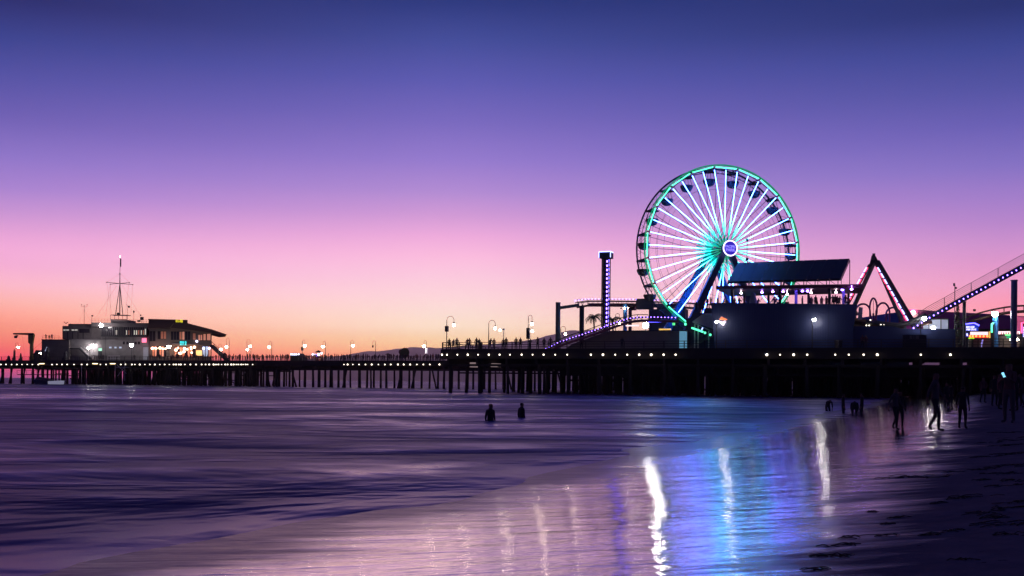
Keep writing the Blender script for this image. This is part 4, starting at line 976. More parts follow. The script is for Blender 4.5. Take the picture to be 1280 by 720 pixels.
mb = MB(); mb.prism([pt(x, y, tr_ - .2) for x, y in ((1137.5, 393), (1143, 391.2), (1149, 392.5), (1143, 400))], tr_ - .2, tr_ - .003); part(mb, 'mural', panel_lit, ph)
mb = MB(); a, _, z = A(1141.5, 389.6, tr_ - .5); mb.lathe((a, tr_ - .5, z), [(.25, -.06), (.3, 0), (.1, .08)]); part(mb, 'lamp', lamp_w, ph)
pw = thing('glass_booth', 'booth of pale lit windows in front of the plum roofed hall', 'booth', (apx(1172, tl + 6), tl + 6, DECK))
for x0, x1 in ((1154, 1160.3), (1161, 1175.5), (1176.8, 1185)):
    mb = MB(); mb.prism([pt(x, y, tl + 6) for x, y in ((x0, 399.4), (x1, 399.2), (x1, 411), (x0, 411))], tl + 6, tl + 6.1); part(mb, 'window', glow('booth_window_%d' % x0, (.42, .46, .60), .7 if x0 < 1170 else .35), pw)
mb = MB(); mb.beam(A(1153.5, 399, tl + 5.9), A(1186, 398.8, tl + 5.9), .2, .14); mb.box(apx(1153.6, tl + 6.3), apx(1186, tl + 6.3), tl + 6.15, tl + 8, DECK, ZA(1170, 399, tl + 6.3)); part(mb, 'frame', steel, pw)
slab('counter', 'orange brown lit timber counter behind the low navy wall', 'counter', [(1067, 437), (1085, 437), (1085, 399.5), (1072, 397.5), (1067, 398)], tb - 4, 1.5, tanwood)
slab('panel', 'grey white upright panel at the right end of the pavilion', 'panel', [(1072, 400), (1077.5, 399.5), (1078.5, 384.5), (1073.5, 383.5)], tp + 6, .3, mat('greypanel', (.4, .4, .45), .7))
mb = MB(); mb.path([A(x, y, tl + 1) for x, y in ((1082, 402.3), (1095, 403.6), (1110, 405.5), (1123, 406.5), (1135, 404), (1146, 399.5), (1158, 394))], .30, 8); p = A(1082, 402.3, tl + 1)
root = thing('launch_ramp', 'pale grey curved ramp sweeping up into the lift hill', 'coaster ramp', p); part(mb, 'ramp', steel, root, smooth=True)
mb = MB(); mb.path([A(x, y, tl + 2) for x, y in ((1068, 403), (1085, 405.5), (1100, 407.6), (1130, 408.6))], .28, 8); part(mb, 'ramp', MATS['brownsteel'], root, smooth=True)
mb = MB(); mb.path([A(x, y, tl + 1.8) for x, y in ((1143, 408), (1150, 405.8), (1165, 402.4))], .22, 8); part(mb, 'ramp', MATS['brownsteel'], root, smooth=True)
for px, py in ((1083, 410.3), (1086.5, 410.3), (1101, 405.6), (1105, 405.6), (1088, 400), (1069, 408.6)):
    p = A(px, py if py < 409 else 406.8, tl + .8); mb = MB(); mb.ball(p, .08); part(mb, 'lamp', deckled, root)
# coaster loops
def loop(px, py, w, h, t, label, full=True, m=purplesteel):
    P = []; n = 28
    a, _, z = A(px, py, t); sc_ = t / CA / F * 1.07
    for k in range(n + 1):
        th = (2 * PI * k / n) if full else PI * k / n
        P.append((a - w * sc_ / 2 * math.cos(th), t + (1.2 * k / n if full else 0), z + h * sc_ * math.sin(th) * (1 if not full else .5)))
    if not full: P = [(P[0][0], t, DECK)] + P + [(P[-1][0], t, DECK)]
    mb = MB(); mb.path(P, .13, 7); mb.path([(p[0], p[1] + .8, p[2]) for p in P], .09, 7)
    root = thing('coaster_loop', label, 'coaster loop', (a, t, DECK)); part(mb, 'rails', m, root, smooth=True)
    mb = MB()
    for p in P[1:-1:2]: mb.tube(p, (p[0], p[1] + .8, p[2]), .05, 4)
    part(mb, 'tie', m, root)
    if full: mb = MB(); mb.tube((a, t + .5, DECK), (a, t + .5, z - h * sc_ * .2), .14); mb.tube((a, t + .5, z - h*sc_*.25), (a, t + .5, z + h * sc_ * .42), .05, 4); part(mb, 'post', m, root)
loop(1091.6, 386, 7, 22, tb + 4, 'narrow tall purple coaster loop seen nearly edge on')
loop(1078.5, 389, 14, 7.5, tb + 4, 'purple coaster arch left of the narrow tall loop', full=False)
loop(1103.5, 392, 13, 11, tb + 5, 'purple coaster arch right of the narrow tall loop', full=False)
loop(1116, 393, 13, 7, tb + 7, 'low purple coaster arch beside the swing ride leg', full=False)

# ================================================================== SWING RIDE (A-frame)
ta = T0 + 16
sw = thing('swing_ride', 'dark A shaped swing ride frame with red and blue light strips', 'swing ride', (apx(1091, ta), ta, DECK))
def leg(x0, y0, x1, y1, d0, d1, w, m, name='leg', r=.3):
    p = A(x0, y0, ta + d0); q = A(x1, y1, ta + d1); mb = MB(); mb.tube(p, q, w, 8); return part(mb, name, m, sw)
leg(1092, 329, 1070 - 12, 404, 0, 2.5, .30, greensteel); leg(1096, 327, 1145, 411, 0, -2.0, .40, darksteel)
leg(1087, 331, 1050, 398, 1.6, -1.2, .20, darksteel); leg(1096, 331, 1131, 411, 1.6, 3.6, .24, greensteel)
mb = MB(); p = A(1091.5, 326, ta); mb.prism([pt(x, y, ta) for x, y in ((1085, 337), (1088.2, 326), (1089.5, 320), (1094, 319.5), (1096, 323), (1101.5, 335), (1097, 334.5), (1092.8, 328.6), (1090, 333))], ta - .5, ta + 1.8); part(mb, 'apex', darksteel, sw)
mb = MB(); mb.tube((p[0], ta - .7, p[2] + .3), (p[0], ta + 2, p[2] + .3), .28, 8); mb.box(p[0] - .12, p[0] + .25, ta, ta + .4, p[2] + .4, p[2] + 1.0); part(mb, 'axle', steel, sw)
def strip(x0, y0, x1, y1, d0, d1, dx, m, n):
    p = Vector(A(x0 + dx, y0, ta + d0)); q = Vector(A(x1 + dx, y1, ta + d1)); mb = MB()
    for k in range(n): mb.tube(p.lerp(q, (k + .06) / n), p.lerp(q, (k + .80) / n), .085, 5)
    part(mb, 'light_strip', m, sw)
strip(1084, 334, 1055, 386, 1.2, -1.5, -.9, led_b, 7); strip(1084, 334, 1055, 386, 1.2, -1.5, .9, led_r, 7)
strip(1096, 334, 1135, 402, -1.2, -2.9, .9, led_b, 9); strip(1096, 334, 1135, 402, -1.2, -2.9, -.9, led_r, 9)

# ================================================================== LIFT HILL (right)
lp = [(1142, 407.5), (1158, 396.5), (1180, 384.5), (1205, 370.5), (1230, 357.3), (1255, 343.5), (1280, 330), (1310, 313.5)]
lift = track('coaster_lift', 'steep coaster lift hill with handrail and a row of bright violet bulbs', lp, T0 + 6, darksteel, depth=.45, width=1.3, led=led_v, led_off=.30, step=.55, rail_h=1.15, ledr=.10, m2=darksteel)
mb = MB(); P = [A(x, y, T0 + 5.25) for x, y in lp]
for p, q in zip(P, P[1:]): mb.beam((p[0], p[1], p[2] - .1), (q[0], q[1], q[2] - .1), .1, .42)
part(mb, 'side_girder', navy, lift)
column('slim dark column under the middle of the coaster lift', 1205.4, 377, T0 + 7, .40, darksteel)
column('thick dark blue column under the upper part of the coaster lift', 1267.8, 350, T0 + 7, .72, mat('bluegrey', (.05, .07, .16), .35, .3))
a = apx(1244, T0 + 11); mb = MB(); mb.lathe((a, T0 + 11, DECK), [(.45, 0), (.36, .2), (.32, ZA(1244, 396, T0 + 11) - DECK)], 12); solo(mb, 'support_column', bluesteel, 'bright blue column under the dazzling lamp at the shore end', 'column', (a, T0 + 11, DECK))
track('coaster_track', 'long gently arched brown coaster track over the shore end stalls', [(1196, 401.5), (1210, 396), (1225, 391), (1240, 387.2), (1255, 384.4), (1270, 382.6), (1290, 381.6), (1330, 383)], T0 + 16, MATS['brownsteel'], depth=.75, width=1.4, m2=MATS['brownsteel'])
mb = MB(); mb.box(*[v for v in (A(1216.4, 386.5, T0 + 16)[0], A(1219.8, 386.5, T0 + 16)[0])], T0 + 16, T0 + 16.4, ZA(1218, 389, T0 + 16), ZA(1218, 386.3, T0 + 16)); part(mb, 'sensor_box', darksteel, bpy.data.objects['coaster_track.002'])
a, _, z = A(1193.6, 356.5, T0 + 9); root = thing('camera_pole', 'thin pole with a small camera head rising past the lift hill', 'pole', (a, T0 + 9, DECK))
mb = MB(); mb.tube((a, T0 + 9, DECK), (a, T0 + 9, z), .05); part(mb, 'post', darksteel, root); mb = MB(); mb.box(a - .2, a + .02, T0 + 8.9, T0 + 9.1, z - .1, z + .25); mb.ball((a + .12, T0 + 9, z - .35), .14); part(mb, 'camera_head', darksteel, root)
# tall dark cypress-like tree beside the slim column
r = random.Random(4); a, _, z = A(1197, 381, T0 + 5); root = thing('cypress_tree', 'narrow dark cypress tree left of the slim dark column', 'tree', (a, T0 + 5, DECK))
mb = MB(); mb.tube((a, T0 + 5, DECK), (a, T0 + 5, z - .4), .1, 6, .03); part(mb, 'trunk', palmt, root); mb = MB()
for k in range(900):
    f = r.random() ** .8; h = DECK + .5 + (z - DECK - .5) * f; rr = (.55 * (1 - f) + .12) * math.sqrt(r.random()); w = r.uniform(0, 6.28)
    c = Vector((a + rr * math.cos(w), T0 + 5 + rr * math.sin(w), h)); d = Vector((r.uniform(-1, 1), r.uniform(-1, 1), r.uniform(.2, 1.4))) * .14; e = Vector((r.uniform(-1, 1), r.uniform(-1, 1), 0)) * .07
    mb.add([c - e, c + e, c + d], [(0, 1, 2)])
part(mb, 'crown', palmg, root)

# ---- shore end stalls and signs
def board(name, label, x0, y0, x1, y1, t, m, cat='sign', d=.15):
    root = thing(name, label, cat, (apx(x0, t), t, DECK)); mb = MB(); mb.prism([pt(x, y, t) for x, y in ((x0, y0), (x1, y0), (x1, y1), (x0, y1))], t, t + d); part(mb, 'board', m, root)
    mb = MB(); a = apx((x0 + x1) / 2, t + .3); mb.box(a - .12, a + .12, t + .2, t + .4, DECK, ZA((x0 + x1) / 2, y1, t) + .2); part(mb, 'post', darksteel, root); return root
def glyphs(root, x0, x1, y0, y1, t, m, pattern, name='lettering'):
    """rows of small letter strokes; pattern is a string of glyph widths, space = gap"""
    mb = MB(); total = sum(1.0 if c != ' ' else .6 for c in pattern); x = x0; u = (x1 - x0) / total; r = random.Random(hash(pattern) % 97 if False else len(pattern) * 7)
    for c in pattern:
        if c != ' ':
            p = pt(x + .08 * u, y1, t); q = pt(x + .86 * u, y0, t); w = (q[0] - p[0]); h = (q[1] - p[1])
            sw_ = max(.03, w * .30)
            if c in 'lhbdnmu': mb.box(p[0], p[0] + sw_, t - .06, t - .02, p[1], q[1])
            if c in 'nmud': mb.box(q[0] - sw_, q[0], t - .06, t - .02, p[1], q[1] - (.2 * h if c == 'n' else 0))
            if c in 'esoahbdn': mb.box(p[0] + sw_ + .004, q[0] - sw_ - .004, t - .06, t - .02, p[1] + h * .42, p[1] + h * .62)
            if c in 'esodu': mb.box(p[0] + sw_ + .004, q[0], t - .065, t - .021, p[1], p[1] + h * .2)
            if c in 'esoa': mb.box(p[0], q[0] - .01, t - .065, t - .021, q[1] - h * .2, q[1]); mb.box(p[0], p[0] + sw_, t - .06, t - .024, p[1] + h * .1, q[1] - h * .22)
            if c in 'oa': mb.box(q[0] - sw_, q[0], t - .06, t - .024, p[1], q[1] - h * .22)
        x += u * (1.0 if c != ' ' else .6)
    part(mb, name, m, root)
tS = T0 + 9
b1 = board('lit_sign', 'dark blue lit sign with two lines of white lettering', 1207.4, 406.2, 1223, 413.6, tS, sign_b)
glyphs(b1, 1207.8, 1218, 407.6, 410, tS, sign_w, 'oushneda'); glyphs(b1, 1207.8, 1220.5, 410.6, 413, tS, sign_w, 'nada sahne')
mb = MB(); mb.tube(A(1206, 405.2, tS), A(1218, 403.9, tS), .07); mb.tube(A(1218, 403.9, tS), A(1224, 407, tS), .07); part(mb, 'light_tube', led_vb, b1)
b2 = board('lit_sign', 'small blue lit sign with a single white sign mark', 1206.2, 416.2, 1210.6, 421, tS - .5, sign_b); glyphs(b2, 1207.8, 1210, 416.8, 420, tS - .5, sign_w, 'o')
fs_ = thing('food_stall', 'food stall with a pink white lit fascia, orange bulbs and gold end strip', 'stall', (apx(1212, tS), tS, DECK))
def q4(x0, y0, x1, y1, t, d=.15): m_ = MB(); m_.prism([pt(x, y, t) for x, y in ((x0, y0), (x1, y0), (x1, y1), (x0, y1))], t, t + d); return m_
part(q4(1212.8, 414.8, 1235, 418.6, tS - .2), 'fascia', sign_pk, fs_); part(q4(1211, 418.7, 1235.2, 422.2, tS), 'awning', sign_or, fs_); part(q4(1236, 414.3, 1238, 422.4, tS - .3), 'end_strip', sign_go, fs_)
part(q4(1211, 422.3, 1238, 437, tS + .6, 2.5), 'counter', wallgrey, fs_)
for px in (1212.6, 1216, 1220.3, 1225, 1229.5, 1234): mb = MB(); mb.ball(A(px, 420.3, tS - .2), .13); part(mb, 'bulb', glow('bulb_orange', (1, .5, .12), 1.4) if px == 1212.6 else MATS['bulb_orange'], fs_)
for px in (1211.5, 1213.6, 1216.7): mb = MB(); mb.ball(A(px, 423, tS - .2), .12); part(mb, 'bulb', glow('bulb_lime', (.35, .9, .03), .9) if px == 1211.5 else MATS['bulb_lime'], fs_)
b3 = thing('flag_sign', 'small tilted violet lit sign in front of the food stall', 'sign', (apx(1228, tS - 2), tS - 2, DECK)); mb = MB(); mb.prism([pt(x, y, tS - 2) for x, y in ((1226, 430), (1227.6, 424.6), (1229.4, 424.2), (1228, 430))], tS - 2, tS - 1.9); mb.box(apx(1227, tS - 1.8) - .04, apx(1227, tS - 1.8) + .04, tS - 1.85, tS - 1.75, DECK, DECK + 1); part(mb, 'flag', glow('violet_sign', (.35, .3, .9), .8), b3)
def neon_post(px, y0, y1, t, m, label):
    root = thing('neon_sign', label, 'neon sign', (apx(px, t), t, DECK)); p = A(px, y0, t); q = A(px, y1, t); mb = MB(); mb.path([(p[0] + .25, t, p[2] + .02), p, (q[0], t, q[2])], .10, 6); part(mb, 'tube', m, root)
    mb = MB(); mb.box(p[0] + .02, p[0] + .34, t + .16, t + .3, DECK, p[2]); part(mb, 'backing', darksteel, root)
neon_post(1239.6, 404.6, 415.6, tS + 1.4, neon_g, 'upright mint green neon sign left of the blue column')
neon_post(1277.2, 403.5, 416.5, tS + 1, glow('neon_red', (1, .10, .28), 2.2), 'upright red pink neon sign at the shore end')
b4 = board('lit_sign', 'column of violet white letters right of the red pink neon', 1278.2, 408, 1281.5, 421, tS - .4, sign_b); mb = MB()
for y in (409, 411, 413, 415.5, 418, 420): p = A(1279, y, tS - .5); q = A(1281, y + 1.2, tS - .5); mb.box(p[0], q[0], tS - .56, tS - .5, q[2], p[2])
part(mb, 'lettering', sign_w, b4)
s5 = thing('game_stall', 'white pink striped stall with a green lit sign behind the thick column', 'stall', (apx(1248, tS + 2), tS + 2, DECK))
part(q4(1247, 414.2, 1275, 417.6, tS + 2), 'fascia', sign_pk, s5); part(q4(1249, 420, 1275, 437, tS + 2.6, 2.5), 'counter', wallgrey, s5)
for k in range(8): part(q4(1251 + k * 3, 415.3, 1252.3 + k * 3, 417.7, tS + 1.9, .09), 'stripe', (sign_or, MATS['redsteel'])[k % 2], s5)
part(q4(1256.5, 417.9, 1264.8, 419.6, tS + 1.6), 'sign_board', sign_gr, s5); part(q4(1258.2, 420.2, 1264.6, 422.8, tS + 1.6), 'sign_board', neon_gd, s5)
mb = MB(); mb.ball(A(1263.6, 424.4, tS + 1), .13); mb.ball(A(1272, 424.3, tS + 1), .14); part(mb, 'bulb', lamp_w, s5)
red = thing('backdrop_booth', 'booth wall with the red neon wash painted in, at the shore end', 'booth', (apx(1272, tS + 3), tS + 3, DECK)); part(q4(1271, 396, 1300, 414, tS + 3, .2), 'panel', mat('neon_wash_wall', (.7, .12, .3), .7), red)  # red wash of the neon is put into the wall colour

# ---- wheel loading station
tw = T0 + 17
ls_ = thing('loading_station', 'dark boarding platform building under the ferris wheel', 'building', (apx(862, tw), tw, DECK))
mb = MB(); mb.prism([pt(x, y, tw) for x, y in ((858, 437), (894, 437), (894, 386), (881, 386), (880, 391), (868, 391), (866, 396), (858, 399))], tw, tw + 5); part(mb, 'wall', MATS['slate'], ls_)
mb = MB()
for x0, y0, x1, y1 in ((866, 393.5, 880, 388.2), (880, 388.2, 894, 383)): mb.beam(A(x0, y0, tw - .1), A(x1, y1, tw - .1), .06, .06)
for x, y in ((867, 393), (872, 391), (877, 389), (883, 387), (888, 385)): p = A(x, y, tw - .1); mb.tube((p[0], p[1], p[2] - .9), p, .03, 4)
part(mb, 'handrail', railm, ls_)
for i, px in enumerate((870, 874.5, 879, 884, 888.5)):
    a, _, z = A(px, 391 if px < 880 else 386, tw + 1.5)
    person(LOWP[(i * 2) % 6], pier2world((a, tw + 1.5, z)), i * 1.3, 1.0, 'dark silhouetted person waiting on the wheel boarding platform', 'people on the boarding platform')

# ================================================================== HARBOUR BUILDINGS
setframe(0); tH = 263.0
def hz_(px, py): a, _, z = A(px, py, tH); return (a, z)
def blk(px0, y0, px1, y1, t0, d, zb=None): m_ = MB(); a0 = apx(px0, t0); a1 = apx(px1, t0); m_.box(a0, a1, t0, t0 + d, DECK if zb is None else zb, ZA((px0 + px1) / 2, y0, t0)); return m_
def rect(px0, y0, px1, y1, t, d=.06):
    m_ = MB(); m_.prism([pt(px0, y1, t), pt(px1, y1, t), pt(px1, y0, t), pt(px0, y0, t)], t, t + d); return m_
def zbox(px0, y0, px1, y1, t0, d): m_ = MB(); a0 = apx(px0, t0); a1 = apx(px1, t0); m_.box(a0, a1, t0, t0 + d, ZA((px0 + px1) / 2, y1, t0), ZA((px0 + px1) / 2, y0, t0)); return m_
# low block at the seaward end
lb = thing('harbour_block', 'low flat grey harbour block with people on its railed roof', 'building', (apx(52, tH), tH, DECK))
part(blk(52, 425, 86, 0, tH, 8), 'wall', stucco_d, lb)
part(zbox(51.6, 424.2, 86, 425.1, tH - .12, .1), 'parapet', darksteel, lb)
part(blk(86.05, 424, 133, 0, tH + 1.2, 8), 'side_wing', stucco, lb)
mb = MB()
zr0 = ZA(60, 425, tH)
for h in (1.1, .6): mb.beam((apx(52.3, tH), tH + .2, zr0 + h), (apx(73, tH), tH + .2, zr0 + h), .05, .05)
for px in (52.4, 57.5, 62.5, 67.8, 73): mb.tube((apx(px, tH), tH + .2, zr0), (apx(px, tH), tH + .2, zr0 + 1.12), .03, 4)
mb.tube((apx(73, tH), tH + .2, zr0 + 1.1), (apx(77, tH), tH + .2, zr0 + .1), .03, 4)
part(mb, 'handrail', railm, lb)
for i, (px, po) in enumerate(((57.2, 1), (61.2, 0), (64.6, 3))):
    person(LOWP[po], pier2world((apx(px, tH + .6), tH + .7, zr0)), 0.2 + .4 * i, 1.0 if i != 1 else .84, ('person leaning on the roof rail, nearest the sea, atop the low harbour block', 'shorter person between the two others atop the low harbour block', 'taller person with one arm out atop the low harbour block')[i])
mb = MB(); mb.lathe((apx(58.5, tH - .3), tH - .3, ZA(58, 439, tH)), [(.5, 0), (.12, .9), (.1, 1.1)], 12); part(mb, 'lamp_shade', win_cool, lb)
# steps on the front of the wing
mb = MB(); p = A(100, 436, tH + .2); q = A(114, 449.5, tH + .2); mb.beam(p, q, .9, .35); mb.beam((p[0], p[1], p[2] + 1.0), (q[0], q[1], q[2] + 1.0), .06, .06)
mb.beam(A(88, 435.6, tH + .2), p, .9, .25); part(mb, 'stairs', darksteel, lb)
mb = MB()
for k in range(14): c = lerp3(A(101, 434.5, tH - .3), A(110, 443, tH - .3), k / 13); mb.box(c[0] - .16, c[0] + .16, c[1], c[1] + .1, c[2], c[2] + .07)
part(mb, 'step_edge', whitep, lb)
# upper block
ub = thing('harbour_block', 'dark upper storey block with a thin row of lit slots, left of the glazed tower', 'building', (apx(78, tH), tH + 2, DECK + 4))
zu = ZA(90, 424, tH + 1.5)
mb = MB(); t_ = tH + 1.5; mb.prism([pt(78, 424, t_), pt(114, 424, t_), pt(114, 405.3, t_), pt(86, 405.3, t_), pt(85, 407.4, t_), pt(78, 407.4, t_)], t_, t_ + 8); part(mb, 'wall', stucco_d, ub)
part(zbox(85, 404.8, 114, 405.6, t_ - .15, 8.2), 'roof_edge', darksteel, ub)
for x0, x1 in ((79.2, 82), (82.8, 86), (89.5, 92.6), (93.4, 97)): part(rect(x0, 411.8, x1, 413.2, t_ - .06), 'window', win_pale, ub)
for px in (78.6, 84, 90.5, 97, 103.5): part(rect(px, 415, px + 1.0, 423.6, t_ - .05), 'pilaster', darksteel, ub)
part(rect(99, 411, 112, 416, t_ - .05), 'window', glassd, ub)
# glazed tower
gt = thing('harbour_tower', 'grey harbour office with a wrap around window band under its flat roof', 'building', (apx(114, tH), tH, DECK))
part(blk(126, 419.5, 186, 0, tH + .8, 9), 'lower_wall', stucco, gt)
mb = MB(); mb.lathe((apx(150, tH + 5), tH + 5, DECK), [(4.2, 0), (4.2, ZA(150, 419.5, tH) - DECK)], 24); part(mb, 'rounded_front', stucco, gt, smooth=False)
zg0, zg1 = ZA(150, 419.5, tH), ZA(150, 408.6, tH)
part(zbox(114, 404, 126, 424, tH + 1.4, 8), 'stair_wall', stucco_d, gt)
part(zbox(126, 419.5, 184, 420.8, tH - .1, 9.5), 'ledge', darksteel, gt)
part(zbox(126.5, 408.8, 183.3, 419.45, tH + .2, 9), 'window_band', glassd, gt)
for k in range(22):
    px = 126.8 + k * 2.65; mm = zbox(px, 408.8, px + .42, 419.4, tH + .05, .14); part(mm, 'mullion', steel, gt)
for px, lt in ((144.8, 1), (157.6, 1), (160.6, .6), (167, 1), (169.8, 1), (172.6, .7), (176, 1), (178.8, .6), (181, 1)): part(rect(px, 412.8 if px < 179 else 411, px + 1.5, 418.4, tH + .12), 'pane', win_pale if lt == 1 else win_dim, gt)
part(zbox(113.5, 403.4, 184.3, 408.75, tH - .15, 9.6), 'roof_fascia', stucco_d, gt)
part(zbox(138, 399.9, 160.4, 403.38, tH + .6, 5), 'roof_house', stucco_d, gt)
for x0, x1 in ((136.5, 139.3), (143, 145.5), (149, 151.8)): part(rect(x0, 433.4, x1, 435.4, tH + .72), 'window', win_cool, gt)
for x0, x1 in ((153.5, 156), (158, 160.5), (168, 171), (172, 175)): part(rect(x0, 427, x1, 430.5, tH + .72), 'window', glassd, gt)
for x0 in (132, 166.5, 187): part(rect(x0 - .3, 421, x0, 450, tH + .70), 'drain_pipe', darksteel, gt)
part(rect(122.5, 435, 127.5, 448, tH + .72), 'doorway', darksteel, gt); part(rect(123, 435.4, 127.4, 438.6, tH + .62), 'fanlight', glow('fanlight', (.35, .75, .55), .7), gt)
part(rect(179, 434, 185.5, 450, tH + .66), 'door', mat('paledoor', (.45, .45, .55), .6), gt)
part(zbox(177.3, 422.7, 182.8, 428, tH - .25, .2), 'sign_board', sign_p, gt, label='small square pink lit sign')
# roof rails and gear
mb = MB(); z0 = ZA(125, 403.4, tH); 
for h in (.5, 1.0): mb.beam((apx(114, tH), tH + .3, z0 + h), (apx(138, tH), tH + .3, z0 + h), .04, .04); mb.beam((apx(160.5, tH), tH + .3, z0 + h * .9), (apx(183, tH), tH + .3, z0 + h * .9), .04, .04)
for px in (114.2, 118, 122, 126, 130, 134, 137.5, 161, 165, 169, 173, 178, 182.5): mb.tube((apx(px, tH), tH + .3, z0), (apx(px, tH), tH + .3, z0 + 1.0), .025, 4)
part(mb, 'roof_rail', railm, gt)
def gear(name, px, ytop, label, shape, t=None):
    t = t or tH + 2; a, _, z = A(px, ytop, t); mb = MB(); zz = ZA(px, 404, t) - .2; mb.tube((a, t, zz), (a, t, z), .045, 4); shape(mb, a, t, z); return solo(mb, name, darksteel, label, 'antenna', (a, t, zz))
gear('radar_scanner', 177.3, 397.6, 'chunky dark spotlight and dish on the right edge of the harbour office roof', lambda m, a, t, z: (m.box(a - .45, a + .35, t, t + .4, z - .5, z + .3), m.box(a - 1.2, a - .45, t, t + .4, z - 1.0, z - .55), m.ball((a - .3, t, z + .75), .22)))
gear('vent_pipe', 167.3, 389.6, 'thin pipe with a ball top right of the mast', lambda m, a, t, z: m.ball((a, t, z), .22, sz=1.6))
gear('vent_pipe', 114.8, 395, 'short pipe with a cowl at the left roof rail', lambda m, a, t, z: m.box(a - .12, a + .3, t, t + .2, z - .1, z + .25))
gear('wind_vane', 159.5, 385, 'small bent wind vane just right of the mast legs', lambda m, a, t, z: (m.tube((a, t, z + .6), (a - .5, t, z + 1.1), .03), m.box(a, a + .6, t, t + .1, z + .1, z + .6)))
gear('gull_ornament', 82.5, 404.4, 'spread winged bird shaped ornament on the dark upper block', lambda m, a, t, z: (m.tube((a - .6, t, z + .5), (a, t, z), .09), m.tube((a + .6, t, z + .4), (a, t, z), .09)))
# weather mast
tm = tH + 3; a, _, z = A(105.4, 380.2, tm); wm = thing('weather_mast', 'thin weather mast with a small cross arm and two wind cups', 'mast', (a, tm, ZA(105, 405, tm)))
mb = MB(); mb.tube((a, tm, ZA(105, 405, tm) - .1), (a, tm, z - .2), .06, 5); part(mb, 'pole', darksteel, wm); mb = MB(); zx = ZA(105, 383.4, tm)
mb.tube((A(101.9, 383, tm)[0], tm, zx), (A(108.8, 383, tm)[0], tm, zx), .04, 4)
for px in (101.9, 108.8): aa = A(px, 383, tm)[0]; mb.tube((aa, tm, zx), (aa, tm, zx + .5), .03, 4); mb.ball((aa, tm, zx + .55), .14, 6, 4)
part(mb, 'cross_arm', darksteel, wm); mb = MB(); mb.tube((a, tm, ZA(105, 387, tm)), A(97.5, 405, tm), .014, 3); mb.tube((a, tm, ZA(105, 387, tm)), A(113.3, 402, tm), .014, 3); part(mb, 'guy_wire', darksteel, wm)
# big signal mast
tq = tH + 3; ms = thing('signal_mast', 'tall tripod signal mast with yardarms, rigging and a glowing tip', 'mast', A(149.9, 400, tq))
mb = MB(); mb.tube(A(149.8, 393.3, tq), A(150, 355, tq), .14, 7, .12); part(mb, 'lower_mast', darksteel, ms)
for px, dy in ((145.4, -.5), (154.4, -.5), (148, 1.0)): mb = MB(); p = A(px, 393.3, tq); q = A(149.9, 354.6, tq); mb.tube((p[0], p[1] + dy, p[2]), q, .11, 6, .08); part(mb, 'leg', darksteel, ms)
mb = MB(); mb.tube(A(149.9, 354.5, tq), A(149.9, 341.5, tq), .13, 6, .09); mb.tube(A(149.9, 341.5, tq), A(150.3, 321.5, tq), .07, 6, .04); mb.ball(A(149.9, 342.4, tq), .2); part(mb, 'topmast', darksteel, ms)
for (x0, y0), (x1, y1) in (((133.3, 352.8), (166, 355.8)), ((137.8, 355.2), (161.7, 353.3))):
    mb = MB(); mb.tube(A(x0, y0, tq), A(x1, y1, tq), .07, 5); mb.ball(A(x0, y0, tq), .16, 6, 4); mb.ball(A(x1, y1, tq), .16, 6, 4); part(mb, 'yardarm', darksteel, ms)
mb = MB()
for (x0, y0), (x1, y1) in (((133.3, 352.8), (149, 342.5)), ((161.7, 353), (151, 342.5)), ((133.6, 353.5), (139.4, 392)), ((137.9, 355.5), (138.6, 392)), ((146, 357), (120, 397)), ((166, 356), (163.5, 395)), ((153, 357), (175, 394)), ((161, 354), (157, 392)), ((137.5, 356), (132, 396))):
    mb.tube(A(x0, y0, tq), A(x1, y1, tq), .02, 3)
part(mb, 'rigging', darksteel, ms)
mb = MB(); mb.box(*[A(x, 327, tq)[0] for x in (150.1, 151.6)], tq - .06, tq + .06, ZA(151, 333.4, tq), ZA(151, 323.5, tq)); part(mb, 'furled_flag', cloth1, ms)
mb = MB(); mb.ball(A(150.1, 320.8, tq), .11); part(mb, 'tip_light', lamp_w, ms)
mb = MB(); z_lo = ZA(150, 400, tq); z_hi = ZA(150, 394, tq)
for px in (139.4, 144.5, 149.5, 154.5, 159.6): mb.tube((apx(px, tq), tq - .8, z_lo), (apx(px, tq), tq - .8, z_hi), .06, 4)
for zz in (z_lo + .1, z_hi): mb.beam((apx(139.2, tq), tq - .8, zz), (apx(159.8, tq), tq - .8, zz), .14, .16)
mb.box(apx(139.4, tq), apx(159.6, tq), tq - .7, tq + 2, z_hi - .05, z_hi + .08); mb.ball((apx(148, tq), tq - .5, z_hi + .35), .35); part(mb, 'platform', darksteel, ms)
# restaurant
setframe(18); tR = 273.0
rs = thing('restaurant', 'two storey shingled restaurant with a long sloping roof and warm string lights', 'building', (apx(186.5, tR), tR, DECK))
part(blk(186.5, 411, 212, 0, tR + .8, 12), 'side_wall', wallgrey, rs); part(blk(212.02, 411, 264.5, 0, tR, 13), 'front_wall', mat('tanwall', (.22, .15, .12), .8), rs)
mb = MB(); y0, y1 = tR - 1.2, tR + 14
mb.prism([pt(184.6, 410.6, tR), pt(212, 410, tR), pt(240, 412.6, tR), pt(264, 416, tR), pt(276, 419, tR), pt(283.5, 418.4, tR), pt(266, 412.4, tR), pt(234.5, 404.2, tR), pt(219, 403, tR), pt(186, 404.4, tR)], y0, y1); part(mb, 'roof', shingle, rs)
part(zbox(185.3, 399.2, 234.2, 405, tR - .9, 9), 'roof_house', shingle, rs)
part(zbox(184.8, 399.0, 219.5, 399.9, tR - 1.0, 9.3), 'roof_trim', redsteel, rs)
